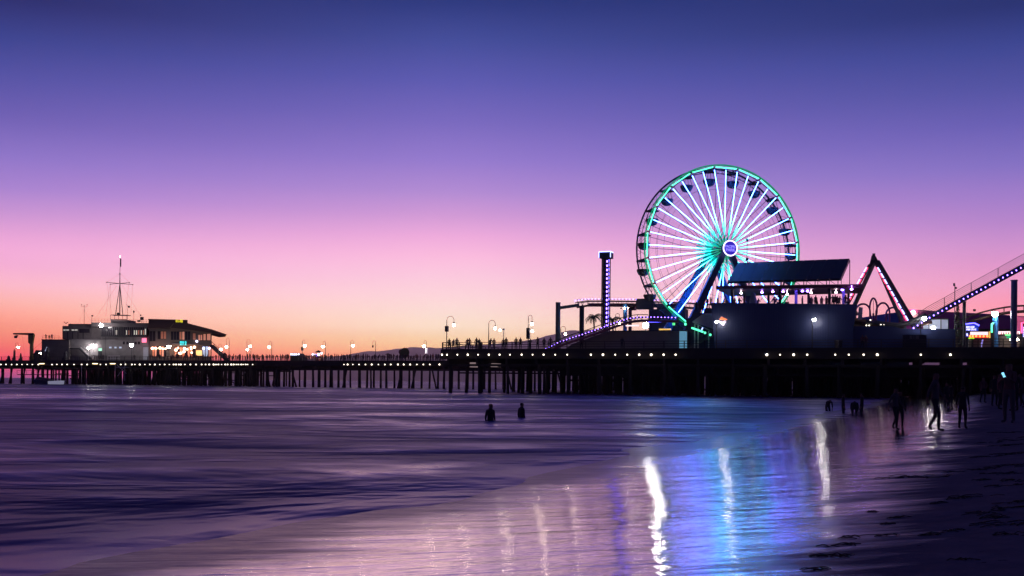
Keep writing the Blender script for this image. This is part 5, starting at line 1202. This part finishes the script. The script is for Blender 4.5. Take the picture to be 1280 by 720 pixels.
mb = MB(); mb.beam(A(212.5, 409.6, tR - 1.3), A(217.5, 404, tR - 1.3), .3, .12); mb.beam(A(212.5, 409.8, tR - 1.3), A(240, 413, tR - 1.3), .2, .12); mb.beam(A(240, 413, tR - 1.3), A(283, 419, tR - 1.3), .2, .12); part(mb, 'gutter', tanwood, rs)
mb = MB(); mb.prism([pt(271, 415.3, tR - 1.5), pt(280, 417.2, tR - 1.5), pt(276, 419.4, tR - 1.5)], tR - 1.5, tR - 1.3); part(mb, 'eave_end', redsteel, rs)
def windows(x0, x1, n, y0, y1, t, ms_, fr=darksteel):
    w = (x1 - x0) / n
    for i in range(n):
        f = part(rect(x0 + i * w + .15, y0, x0 + (i + 1) * w - .15, y1, t - .10), 'window', fr, rs)
        g = part(rect(x0 + i * w + .45, y0 + .5, x0 + (i + 1) * w - .45, y1 - .5, t - .14, .03), 'pane', ms_[i % len(ms_)], f)
windows(186.8, 194.5, 2, 413.8, 426.5, tR + .8, [glassd]); windows(197, 208, 3, 413.8, 424, tR + .8, [glassd, win_dim, win_dim])
windows(213.5, 238, 7, 414.2, 425, tR, [glassd, glassd, glassd, win_dim, win_warm, glassd, glassd]); windows(240.5, 245, 1, 416, 425, tR, [win_dim])
windows(247.6, 253.2, 2, 418, 425.8, tR, [win_warm]); windows(253.8, 257.6, 1, 417, 425.8, tR, [win_warm]); windows(258.4, 263.6, 1, 416.8, 425.8, tR, [win_warm])
windows(190, 208, 6, 432.5, 446, tR + .8, [win_dim, win_warm, glassd]); windows(218, 244, 8, 433.5, 447, tR, [win_dim, glassd, win_warm]); windows(253, 264, 3, 432.5, 446, tR, [win_cool, win_cool, win_warm])
part(rect(245.4, 438, 252.4, 444.4, tR - .2), 'lit_menu_window', glow('menu_window', (1, .62, .22), 1.3), rs)
mb = MB(); mb.box(apx(213, tR), apx(252, tR), tR - 2.2, tR - .16, ZA(230, 430.5, tR), ZA(230, 429.8, tR)); part(mb, 'awning', wallgrey, rs)
rr_ = random.Random(8)
bulbs = [(190.5, 435.4), (193.8, 435.2), (195.3, 435.5), (200, 435), (203.5, 436), (206.8, 435.8), (219.8, 437.5), (222.6, 435), (220.5, 437.9), (230.5, 435.8), (231.8, 436), (234, 436.6), (230, 439.5), (238.7, 434.2), (239, 436.4), (243, 434), (239.6, 440.8), (224, 441.5), (226, 441.6)]
for i, (x, y) in enumerate(bulbs):
    p = A(x, y, tR - (1.5 if x > 210 else .5)); mb = MB(); mb.ball(p, .26 if i % 3 else .36, 8, 5); part(mb, 'string_bulb', glow('bulb_warm', (1, .55, .36), 6) if i == 0 else MATS['bulb_warm'], rs)
for x, y in ((254.5, 435.6), (261.5, 435.4), (246, 426.6)): mb = MB(); mb.ball(A(x, y, tR - .5), .3, 8, 5); part(mb, 'bulb', glow('bulb_cool', (.7, .72, 1), 4) if x == 254.5 else MATS['bulb_cool'], rs)
s1 = thing('roof_sign', 'yellow glowing script sign on the restaurant roof', 'sign', A(224, 404, tR - 1.2)); glyphs(s1, 219.6, 228.4, 399.6, 404.2, tR - 1.1, sign_y, 'mlhso')
s2 = thing('wall_sign', 'cyan glowing sign on the restaurant wall above the awning', 'sign', A(229, 431, tR - .6))
part(rect(224.6, 426.4, 233.4, 431.6, tR - .3), 'sign_box', glow('cyan_back', (0, .30, .32), .8), s2); glyphs(s2, 225, 233, 427, 431.2, tR - .32, sign_c, 'seafod'[:5])
setframe(-21.2); tR = TF + 9.0; tH = TF + 8
# outside stairs right of the restaurant and small pavilions
mb = MB(); st2 = thing('outside_stairs', 'dark outside stairs descending from the restaurant towards the shore', 'stairs', (apx(265, tR), tR + .5, DECK)); mb.beam(A(264.6, 432, tR + .5), A(284, 450, tR + .5), 1.4, .5); mb.beam(A(264.6, 427, tR), A(284, 445, tR), .08, .1); part(mb, 'flight', darksteel, st2)
mb = MB()
for k in range(7): p = lerp3(A(264.6, 432, tR), A(284, 450, tR), k / 6); mb.tube(p, (p[0], p[1], p[2] + 1.0), .035, 4)
part(mb, 'baluster', darksteel, st2, kind='stuff')
def canopy(px, ytop, w, t, label, m=darksteel, cat='umbrella', name='market_umbrella', h=.7):
    a, _, z = A(px, ytop, t); s_ = t / CA / F; root = thing(name, label, cat, (a, t, DECK)); mb = MB(); mb.tube((a, t, DECK), (a, t, z), .05, 5); part(mb, 'pole', darksteel, root)
    mb = MB(); mb.lathe((a, t, z - h), [(w * s_ / 2, 0), (w * s_ / 2 * .96, .05), (w * s_ / 4, h * .6), (.06, h)], 10); part(mb, 'canopy', m, root); return root
canopy(281, 440.6, 8, TF + 6, 'dark flat topped umbrella beside the restaurant stairs'); canopy(485, 441.4, 8.5, TF + 4, 'wide dark umbrella above the crowd before the far hills', h=.35)
kk = canopy(398, 437.8, 10.5, TF + 4.5, 'dark pagoda roofed kiosk with white and violet lights', h=.55, cat='kiosk', name='pagoda_kiosk')
for x, y, m in ((391, 443.3, 'bulb_cool'), (394, 443.6, 'bulb_cool'), (397.5, 443.2, 'lamp_white'), (402, 441.6, 'bulb_cool'), (396, 444.2, 'led_violet')): mb = MB(); mb.ball(A(x, y, TF + 3.9), .26, 6, 4); part(mb, 'bulb', MATS[m], kk)
mb = MB(); a, _, z = A(398, 446, TF + 5); mb.box(a - .7, a + .7, TF + 5, TF + 6, DECK, z); part(mb, 'counter', mat('redbox', (.2, .04, .03), .6), kk)
k2 = thing('snack_cart', 'rounded dark snack cart with a row of cool white lights on top', 'kiosk', (apx(370, TF + 4), TF + 4, DECK))
mb = MB(); mb.prism([pt(x, y, TF + 4) for x, y in ((362.5, 452), (378, 452), (377, 446), (373.5, 441.8), (366, 441.3), (362.8, 444))], TF + 4, TF + 6); part(mb, 'body', darksteel, k2)
for x in (363.8, 366, 368.3, 370.5, 373.3): mb = MB(); mb.ball(A(x, 443 if x < 372 else 442.8, TF + 3.8), .2, 6, 4); part(mb, 'bulb', MATS['bulb_cool'], k2)
dk = thing('round_sign', 'large dark tilted oval sign disc above the crowd', 'sign', (apx(505, TF + 4), TF + 4, DECK)); a, _, z = A(506, 441, TF + 4)
mb = MB(); mb.lathe((a, TF + 4, z), [(.9, -.1), (1.15, -.06), (1.15, .06), (.9, .1)], 18, axis='y'); part(mb, 'disc', mat('oliv', (.05, .05, .035), .7), dk)
a2, _, z2 = A(501.2, 440, TF + 4.2); mb = MB(); mb.lathe((a2, TF + 4.3, z2), [(.3, -.1), (.62, -.05), (.62, .05), (.3, .1)], 14, axis='y'); part(mb, 'disc', redsteel, dk); mb = MB(); mb.tube((a, TF + 4.2, DECK), (a, TF + 4.2, z), .06); part(mb, 'post', darksteel, dk)
a, _, z = A(532.6, 436, TF + 2); ws = thing('banner_sign', 'small upright white lit banner under the last far pier lamp', 'sign', (a, TF + 2, DECK)); mb = MB(); mb.box(a - .2, a + .22, TF + 2, TF + 2.1, z - 1.0, z + .1); part(mb, 'banner', sign_w, ws); mb = MB(); mb.tube((a, TF + 2.15, DECK), (a, TF + 2.15, z), .05); part(mb, 'pole', darksteel, ws)
# yard lamps of the harbour
post_lamp(82.2, 434.6, TF + 8, 'dazzling white flood lamp in front of the low harbour block', m=glow('lamp_harbour', (1.0, .96, .95), 150), r=.36)
post_lamp(115.3, 431.6, TF + 8.5, 'warm globe lamp right of the harbour steps', r=.3)
post_lamp(110.6, 435, TF + 7, 'pale blue white globe lamp on a white pole before the harbour steps', r=.3, mp=whitep)
post_lamp(164.4, 431.4, TF + 7, 'bright globe lamp in front of the rounded harbour wall', r=.42, m=lamp_ww)
post_lamp(211.2, 433.2, TF + 7, 'bright globe lamp at the corner between office and restaurant', r=.4, m=lamp_ww)
p = A(126.4, 406.6, tH - 1.2); root = thing('wall_lamp', 'globe lamp on a bent arm above the harbour office window band', 'lamp', p)
mb = MB(); mb.ball(p, .42, 10, 6); part(mb, 'globe', lamp_ww, root); mb = MB(); mb.path([A(125.5, 418.6, tH - .3), A(125.5, 408, tH - 1.1), p], .05); part(mb, 'arm', steel, root)
p = A(10, 440, tH)
# white gate fence
mb = MB(); tf = TF + .7
gf = thing('gate', 'small white barred gate on the pier edge below the mast', 'gate', (apx(135, tf), tf, DECK)); x0, x1 = apx(135, tf), apx(150, tf); z1 = ZA(142, 445, tf)
for zz in (DECK + .15, DECK + .6, z1): mb.beam((x0, tf, zz), (x1, tf, zz), .09, .09)
for k in range(9): mb.box(x0 + (x1 - x0) * k / 8 - .04, x0 + (x1 - x0) * k / 8 + .04, tf - .09, tf - .05, DECK, z1)
part(mb, 'bars', whitep, gf)
mb = MB(); tf2 = TF + .9; fe = thing('railing', 'pale blue lit railing along the harbour edge', 'railing', (apx(88, tf2), tf2, DECK))
for zz in (.5, .95, 1.35): mb.beam((apx(88, tf2), tf2, DECK + zz), (apx(134, tf2), tf2, DECK + zz), .07, .07); mb.beam((apx(151, tf2), tf2, DECK + zz), (apx(178, tf2), tf2, DECK + zz), .07, .07)
part(mb, 'rail', steel, fe); mb = MB()
for k in range(16): a = apx(88 + k * 3, tf2); mb.box(a - .04, a + .04, tf2 + .04, tf2 + .1, DECK, DECK + 1.36)
part(mb, 'post', steel, fe)
# crane
tc_ = TF + 1.5
cr = thing('davit_crane', 'dark davit crane with a long level arm and hanging hook block at the seaward end', 'crane', (apx(38, tc_), tc_, DECK))
mb = MB(); mb.prism([pt(x, y, tc_) for x, y in ((37, 452), (40.2, 452), (40, 430), (41.8, 419.5), (41, 416.5), (35, 418.6), (35.2, 428.6), (37.2, 430))], tc_, tc_ + .5); part(mb, 'post', mat('yellowpost', (.20, .15, .04), .6), cr)
mb = MB(); mb.prism([pt(x, y, tc_ - .05) for x, y in ((16, 416.8), (17, 416.2), (41.5, 416.2), (41.5, 418.8), (35, 418.8), (17, 418.2))], tc_ - .1, tc_ - .005); part(mb, 'arm', darksteel, cr)
mb = MB(); a, _, z = A(19.2, 421, tc_); mb.box(a - .45, a + .3, tc_, tc_ + .4, z - .35, z + .3); mb.box(a + .3, a + .75, tc_, tc_ + .3, z + .1, z + .4); mb.tube((a, tc_ + .2, z + .2), (a, tc_ + .2, ZA(19, 417.5, tc_)), .05); part(mb, 'hook_block', darksteel, cr)
mb = MB(); mb.tube(A(28, 418.5, tc_ + .2), A(31, 446, tc_ + .2), .015, 3); mb.tube(A(40.5, 437.6, tc_ + .2), A(52, 428, tc_ + .2), .03, 3); part(mb, 'cable', darksteel, cr)
# white shed & gear between crane and block
part_ = thing('equipment_shed', 'small white shed between the crane and the harbour block', 'shed', (apx(43, tH), tH - 1, DECK)); part(blk(46, 437.5, 51.4, 0, tH - 1, 3), 'body', whitep, part_); mb = MB(); mb.prism([pt(42, 452, tH - 1.1), pt(51, 452, tH - 1.1), pt(51, 439, tH - 1.1), pt(46, 437.4, tH - 1.1), pt(44, 441, tH - 1.1), pt(42, 444, tH - 1.1)], tH - 1.4, tH - 1.1); part(mb, 'porch', darksteel, part_)
mb = MB(); mb.ball(A(50, 441.5, tH - 1.2), .25); part(mb, 'lamp', lamp_w, part_)
for i, (px, w, h, lbl) in enumerate(((11, 5, 1.5, 'dark covered equipment heap beside the seaward lamp'), (17.8, 3, 3.2, 'dark upright winch under the seaward lamp'), (26, 3.5, 2.2, 'dark rounded winch left of the crane post'), (59, 5, 3.6, 'dark tall hopper in front of the low harbour block'), (82, 6.5, 2.7, 'dark cone shaped stack under the dazzling flood lamp'))):
    t = TF + 3.2; a = apx(px, t); s_ = t / CA / F; mb = MB(); mb.lathe((a, t, DECK), [(w * s_ * .6, 0), (w * s_ * .55, h * .3), (w * s_ * .42, h * .55), (w * s_ * .38, h * .8), (w * s_ * .15, h)], 9); mb.box(a - w * s_ * .8, a + w * s_ * .5, t - .3, t + .3, DECK, DECK + h * .3)
    solo(mb, 'winch' if 'winch' in lbl else 'equipment_stack', darksteel, lbl, 'machinery', (a, t, DECK))
# boat moored under the harbour
wx = TF - 4; bt = thing('motor_boat', 'small motor boat with dark hull and bright white stern by the piles', 'boat', (apx(58, wx), wx, 0))
def bp(px, py, dt=0): a, _, z = A(px, py, wx); return (a, z)
a0 = apx(41, wx); a1 = apx(60, wx); a2 = apx(74, wx)
mb = MB(); mb.hexa([(a0 + .8, wx + .2, -.2), (a1, wx + .2, -.2), (a1, wx + 1.6, -.2), (a0 + .8, wx + 1.6, -.2), (a0, wx, 1.15), (a1, wx, .9), (a1, wx + 1.8, .9), (a0, wx + 1.0, 1.15)]); part(mb, 'bow', navy, bt)
mb = MB(); mb.hexa([(a1 + .004, wx + .1, -.2), (a2, wx + .2, -.2), (a2, wx + 1.6, -.2), (a1 + .004, wx + 1.7, -.2), (a1 + .004, wx, .75), (a2, wx, .95), (a2, wx + 1.8, .95), (a1 + .004, wx + 1.8, .75)]); part(mb, 'stern', glow('boat_white_glow', (.50, .50, .66), .35), bt)  # stern is no lamp, its brightness is put in as emission
mb = MB(); mb.hexa([(a0 + .6, wx + .2, 1.16), (a1 + .4, wx + .2, .95), (a1 + .4, wx + 1.4, .95), (a0 + .6, wx + .9, 1.16), (a0 + 1.0, wx + .4, 1.9), (a1 - 1, wx + .4, 1.5), (a1 - 1, wx + 1.2, 1.5), (a0 + 1.0, wx + .9, 1.9)]); part(mb, 'cabin', steel, bt)
# landing stage and gangway under the harbour
ld = thing('landing_stage', 'low dark landing stage with rails under the far pier', 'landing stage', (apx(22, TF - .8), TF - .8, 2.4)); mb = MB(); mb.box(apx(22, TF - .8), apx(84, TF - .8), TF - .8, TF - .3, 2.3, 2.5); part(mb, 'platform', timber, ld)
mb = MB(); mb.beam((apx(22, TF - .8), TF - .9, 3.5), (apx(84, TF - .8), TF - .9, 3.5), .06, .06); [mb.tube((apx(x, TF - .8), TF - .9, 2.4), (apx(x, TF - .8), TF - .9, 3.5), .04, 4) for x in range(22, 85, 6)]; mb.tube((apx(27.5, TF - .8), TF - .8, -.2), (apx(27.5, TF - .8), TF - .8, 2.4), .09); mb.tube((apx(77, TF - .8), TF - .8, -.2), (apx(77, TF - .8), TF - .8, 2.4), .09); part(mb, 'handrail', darksteel, ld)
person(LOWP[0], pier2world((apx(27.6, TF - .6), TF - .55, 2.5)), .3, 1, 'dark figure standing on the low landing stage under the far pier')
gw = thing('gangway', 'pale braced gangway hanging from the harbour deck near the mast', 'gangway', (apx(140, TF - 1), TF - 1, DECK)); mb = MB()
for (x0, y0), (x1, y1) in (((146, 456), (158, 467)), ((144, 459), (160, 459)), ((156, 452), (156, 476)), ((102, 455), (102, 478)), ((144, 456), (144, 470)), ((147, 470), (158, 455))): mb.tube(A(x0, y0, TF - 1), A(x1, y1, TF - 1), .07, 5)
part(mb, 'brace', whitep, gw)
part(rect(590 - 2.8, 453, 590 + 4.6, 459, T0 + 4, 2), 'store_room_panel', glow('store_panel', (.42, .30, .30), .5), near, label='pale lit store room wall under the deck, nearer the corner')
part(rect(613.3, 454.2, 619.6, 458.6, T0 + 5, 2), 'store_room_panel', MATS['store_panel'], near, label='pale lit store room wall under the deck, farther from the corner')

# ================================================================== CROWDS ON THE PIERS
r = random.Random(33)
zd = DECK + .001
nearp = [(561.5, 1, 'person leaning over the seaward corner rail beside the tall hooked lamp'), (566.5, 1, 'person bent over the rail just right of the seaward corner lamp'), (571, 0, 'lone standing person between the corner lamp and the tall group'),
         (584, 3, 'tall person of a close group on the near pier rail'), (586.8, 5, 'person at the right of the tall close group'), (595.5, 0, 'person standing a little back between two groups on the near pier'), (599, 1, 'low leaning person right of the gap in the rail'),
         (612.5, 1, 'person at the rail just right of the single globe hooked lamp'), (617.5, 2, 'second person right of the single globe hooked lamp'), (629, 3, 'person directly under the short thin lamp post'), (632.6, 0, 'person right of the short thin lamp post'),
         (645, 5, 'broad dark person between thin post and two globe lamp'), (650.5, 0, 'person left of the two globe lamp post'), (662.5, 1, 'person at the foot of the two globe lamp post'), (672, 4, 'person right of the two globe lamp looking at a phone'),
         (680, 0, 'person near the start of the coaster track'), (688, 2, 'person walking beside the start of the coaster track'), (727, 3, 'pale trousered person before the low end of the coaster wall'), (777.5, 0, 'person standing at the grey ride house wall'), (1078, 3, 'broad person at the rail right of the pavilion'), (1082, 5, 'person close behind the broad one right of the pavilion')]
for i, (px, k, lb_) in enumerate(nearp):
    t = T0 + .65 + (i % 3) * .35; person(LOWP[k], pier2world((apx(px, t), t, zd)), r.uniform(-.5, .5), r.uniform(.98, 1.1), lb_)
for px in (575, 577.5, 578.8): pass
def crowd_label(px):
    for lim, w in ((308, 'between the restaurant stairs and the first hooked lamp'), (340, 'between the first and second lit hooked lamps'), (363, 'left of the snack cart'), (392, 'between the snack cart and the pagoda kiosk'), (410, 'around the pagoda kiosk'), (438, 'between the pagoda kiosk and the next lamp'),
                   (470, 'left of the unlit hooked lamp'), (498, 'around the wide dark umbrella'), (515, 'around the large dark disc'), (534, 'left of the upright white banner'), (600, 'right of the upright white banner')):
        if px < lim: return 'dark figure in the far pier crowd ' + w
px = 286.0
while px < 556:
    dens = 1.0
    px += r.uniform(1.2, 3.4)
    if 362 < px < 378: continue
    t = TF + r.uniform(.6, 4.5)
    person(LOWP[r.choice((0, 1, 2, 3, 4, 5))], pier2world((apx(px, t), t, zd)), r.uniform(-3.1, 3.1), r.uniform(.88, 1.12), crowd_label(px), 'crowd lining the far pier')
px = 186.0
while px < 284:
    px += r.uniform(2.0, 4.2); t = TF + r.uniform(.8, 6)
    person(LOWP[r.choice((0, 1, 2, 3, 5))], pier2world((apx(px, t), t, zd)), r.uniform(-3.1, 3.1), r.uniform(.9, 1.1), 'dark silhouetted person in the crowd before the restaurant', 'crowd before the restaurant')
for px, lb_ in ((129, 'person standing at the harbour office doorway'), (168.3, 'person standing alone right of the rounded harbour wall lamp'), (124.5, 'person in the harbour office doorway')):
    t = TF + 3; person(LOWP[0], pier2world((apx(px, t), t, zd)), .5, 1.03, lb_)
# railing furniture right of the pavilion: bins and benches
for px, w, lb_ in ((1048, 1.1, 'dark square litter bin at the rail in front of the pavilion'), (600, .8, 'small dark box fixed inside the near pier rail')):
    a = apx(px, T0 + .5); mb = MB(); mb.lathe((a, T0 + .6, DECK), [(w * .38, 0), (w * .42, .9), (w * .46, .92), (w * .46, 1.02), (w * .2, 1.15)], 4); solo(mb, 'litter_bin', darksteel, lb_, 'bin', (a, T0 + .6, DECK))
g_ = thing('rail_shed', 'dark low shed with pale shutters at the rail under the lift hill foot', 'shed', (apx(1128, T0 + 2.2), T0 + 2.2, DECK)); mb = MB(); mb.box(apx(1128, T0 + 2.2), apx(1158, T0 + 2.2), T0 + 2.2, T0 + 3.4, DECK, ZA(1140, 418.5, T0 + 2)); part(mb, 'body', darksteel, g_)
for x0, x1 in ((1137, 1140.5), (1141.6, 1143), (1144.4, 1148.6)): part(rect(x0, 419.5, x1, 423.5, T0 + 2.1), 'shutter', steel, g_)

# ================================================================== BEACH: people, kelp
def on_beach(px, pyfeet):
    u, v = ray(px, pyfeet); lo, hi = 3.0, 400.0
    for _ in range(60):
        Y = (lo + hi) / 2; X = u * Y; z = max(0.0, beach_at(X, Y)) if cs(X, Y)[0] > 0 else 0.0
        if EYE + v * Y > z: lo = Y
        else: hi = Y
    return (u * Y, Y, EYE + v * Y)
def bperson(px, pyh, pyf, pose, face, label, sink=0.0, width=1):
    X, Y, Z = on_beach(px, pyf); h = (pyf - pyh) / F * Y + sink
    o = person(HIP[pose], (X, Y, Z - sink), face, max(.55, h / 1.74) if sink == 0 else 1.0, label); return o
bperson(1261, 452, 529, 'phone', -.9, 'tall dark person on the beach holding a lit phone near the right edge')
bperson(1119, 484, 537, 'walk', .6, 'person wading in the shallow shine left of the tall walker')
bperson(1124.5, 488, 536, 'stand', -.2, 'person close beside the one wading in the shallow shine')
bperson(1169, 464, 539, 'walk', .9, 'tall person walking along the edge of the wet sand')
bperson(1229, 471, 503.5, 'akimbo', .2, 'slim person standing apart under the pier at the top of the beach')
bperson(1183, 478, 511, 'stand', .5, 'person standing between the tall walker and the pier')
bperson(1188, 480, 509, 'stand', 2.0, 'person behind the walker, close to the piles')
bperson(1203, 482, 536, 'stand', 2.4, 'person standing on the damp sand between walker and slim person')
for i, (px, h, f, po, lb_) in enumerate(((1243, 468, 508, 'stand', 'person at the left of the dark group beneath the pier'), (1249, 466, 512, 'akimbo', 'broad person in the dark group beneath the pier'), (1254, 470, 507, 'stand', 'shorter person behind the phone holder'), (1268, 462, 514, 'stand', 'person just right of the phone holder'), (1275, 466, 510, 'walk', 'person walking out of the right edge of the beach group'), (1279, 470, 508, 'stand', 'last person of the beach group at the right edge'))):
    bperson(px, h, f, po, i * 1.1, lb_)
for i, (px, h, f, po, lb_) in enumerate(((1035, 499, 514, 'stoop', 'stooping person in the shallows, leftmost of the wading four'), (1054, 494, 517, 'stand', 'upright wader, tallest of the wading four'), (1068, 502, 518, 'stoop', 'bent over wader beside the last of the wading four'), (1077, 497, 518, 'stand', 'upright wader, nearest the shore of the wading four'))):
    X, Y, Z = on_beach(px, f); o = person(HIP[po], (X, Y, Z - .45), i * 1.4, .92, lb_)
for px, f, s_, lb_, face in ((613, 526, 1.0, 'person standing waist deep in the sea below the two globe lamp', .7), (652, 522, .95, 'fainter person standing waist deep farther right in the sea', 2.2)):
    X, Y, Z = on_beach(px, f); person(HIP['stand'], (X, Y, -.98 * s_), face, s_, lb_)
# phone
ph_o = [o for o in COL.objects if o.get('label', '').startswith('tall dark person on the beach')][0]
hp_ = ph_o.matrix_basis @ Vector((.06, -.47, 1.36)); mb = MB(); mb.box(-.04, .04, -.006, .006, -.075, .075); 
o = solo(mb, 'phone', glow('phone_screen', (.25, .7, 1.0), 1.6), 'small glowing blue phone held up by the tall dark person', 'phone', (0, 0, 0), ang=0); o.location = hp_; o.rotation_euler = (-.35, .2, -1.2 + PI)

def clump(px, py, L, wd, seed, label, group='kelp clumps strewn on the sand'):
    X, Y, Z = on_beach(px, py); rr = random.Random(seed); mb = MB(); L *= .75
    def zz(a, b): return beach_at(X + a, Y + b) - Z + .003
    for k in range(int(5 + L * 9)):
        f = rr.uniform(-1, 1); x = f * L / 2; y = rr.gauss(0, wd * .55) * (1.15 - abs(f)); ln = rr.uniform(.06, .24) * min(1.4, .5 + L); pts = []; yy = y
        for q in range(5):
            xx = x + ln * (q / 4 - .5); yy += rr.uniform(-.03, .03); pts.append((xx, yy, zz(xx, yy) + (rr.uniform(.001, .012) if 0 < q < 4 else 0)))
        mb.path(pts, rr.uniform(.002, .004) + Y * .00016, 4)
    o = solo(mb, 'kelp_clump', kelp, label, 'kelp', (0, 0, 0), group, ang=0); o.location = (X, Y, Z); return o
kl = [(1254, 656, .75, .28, 'thick dark kelp mat near the right edge, nearest of the big ones'), (1277, 667, .5, .3, 'dark kelp heap cut by the right edge'), (1228, 641, .55, .22, 'mid sized dark kelp clump left of and behind the thick mat'), (1218, 621, .8, .2, 'long low kelp strand with a reddish tip on the mid beach'),
      (1085, 671, .55, .1, 'long thin kelp strand slanting across the wet edge'), (1048, 682, .35, .06, 'thin kelp line left of the slanting strand'), (1123, 647, .16, .06, 'tiny isolated kelp scrap on the grey sand'), (1155, 596, 1.6, .3, 'very long dark kelp line across the middle of the beach')]
for i, (x, y, L, w_, lb_) in enumerate(kl): clump(x, y, L, w_, i, lb_)
r = random.Random(5)
spots = [(1260, 635, .5, .12), (1240, 647, .3, .1), (1172, 629, .14, .05), (1165, 668, .25, .03), (1188, 664, .2, .03), (1033, 695, .2, .05), (1048, 695, .22, .05), (1022, 712, .2, .05), (1268, 628, .5, .1), (1250, 592, .8, .2), (1235, 586, .6, .2),
         (1262, 582, .9, .25), (1275, 601, .6, .2), (1245, 570, .9, .3), (1270, 566, 1.1, .3), (1258, 557, 1.1, .3), (1240, 553, .8, .2), (1276, 548, 1.2, .4), (1262, 541, 1.4, .4), (1225, 600, .4, .1), (1255, 607, .5, .15), (1190, 590, .4, .1), (1110, 655, .1, .03), (1090, 640, .1, .03), (1204, 700, .12, .03)]
for i, (x, y, L, w_) in enumerate(spots): clump(x, y, L, w_, 50 + i, ('small dark kelp scrap on the damp sand nearest the camera' if y > 640 else 'small dark kelp scrap on the upper sand toward the beach group'))
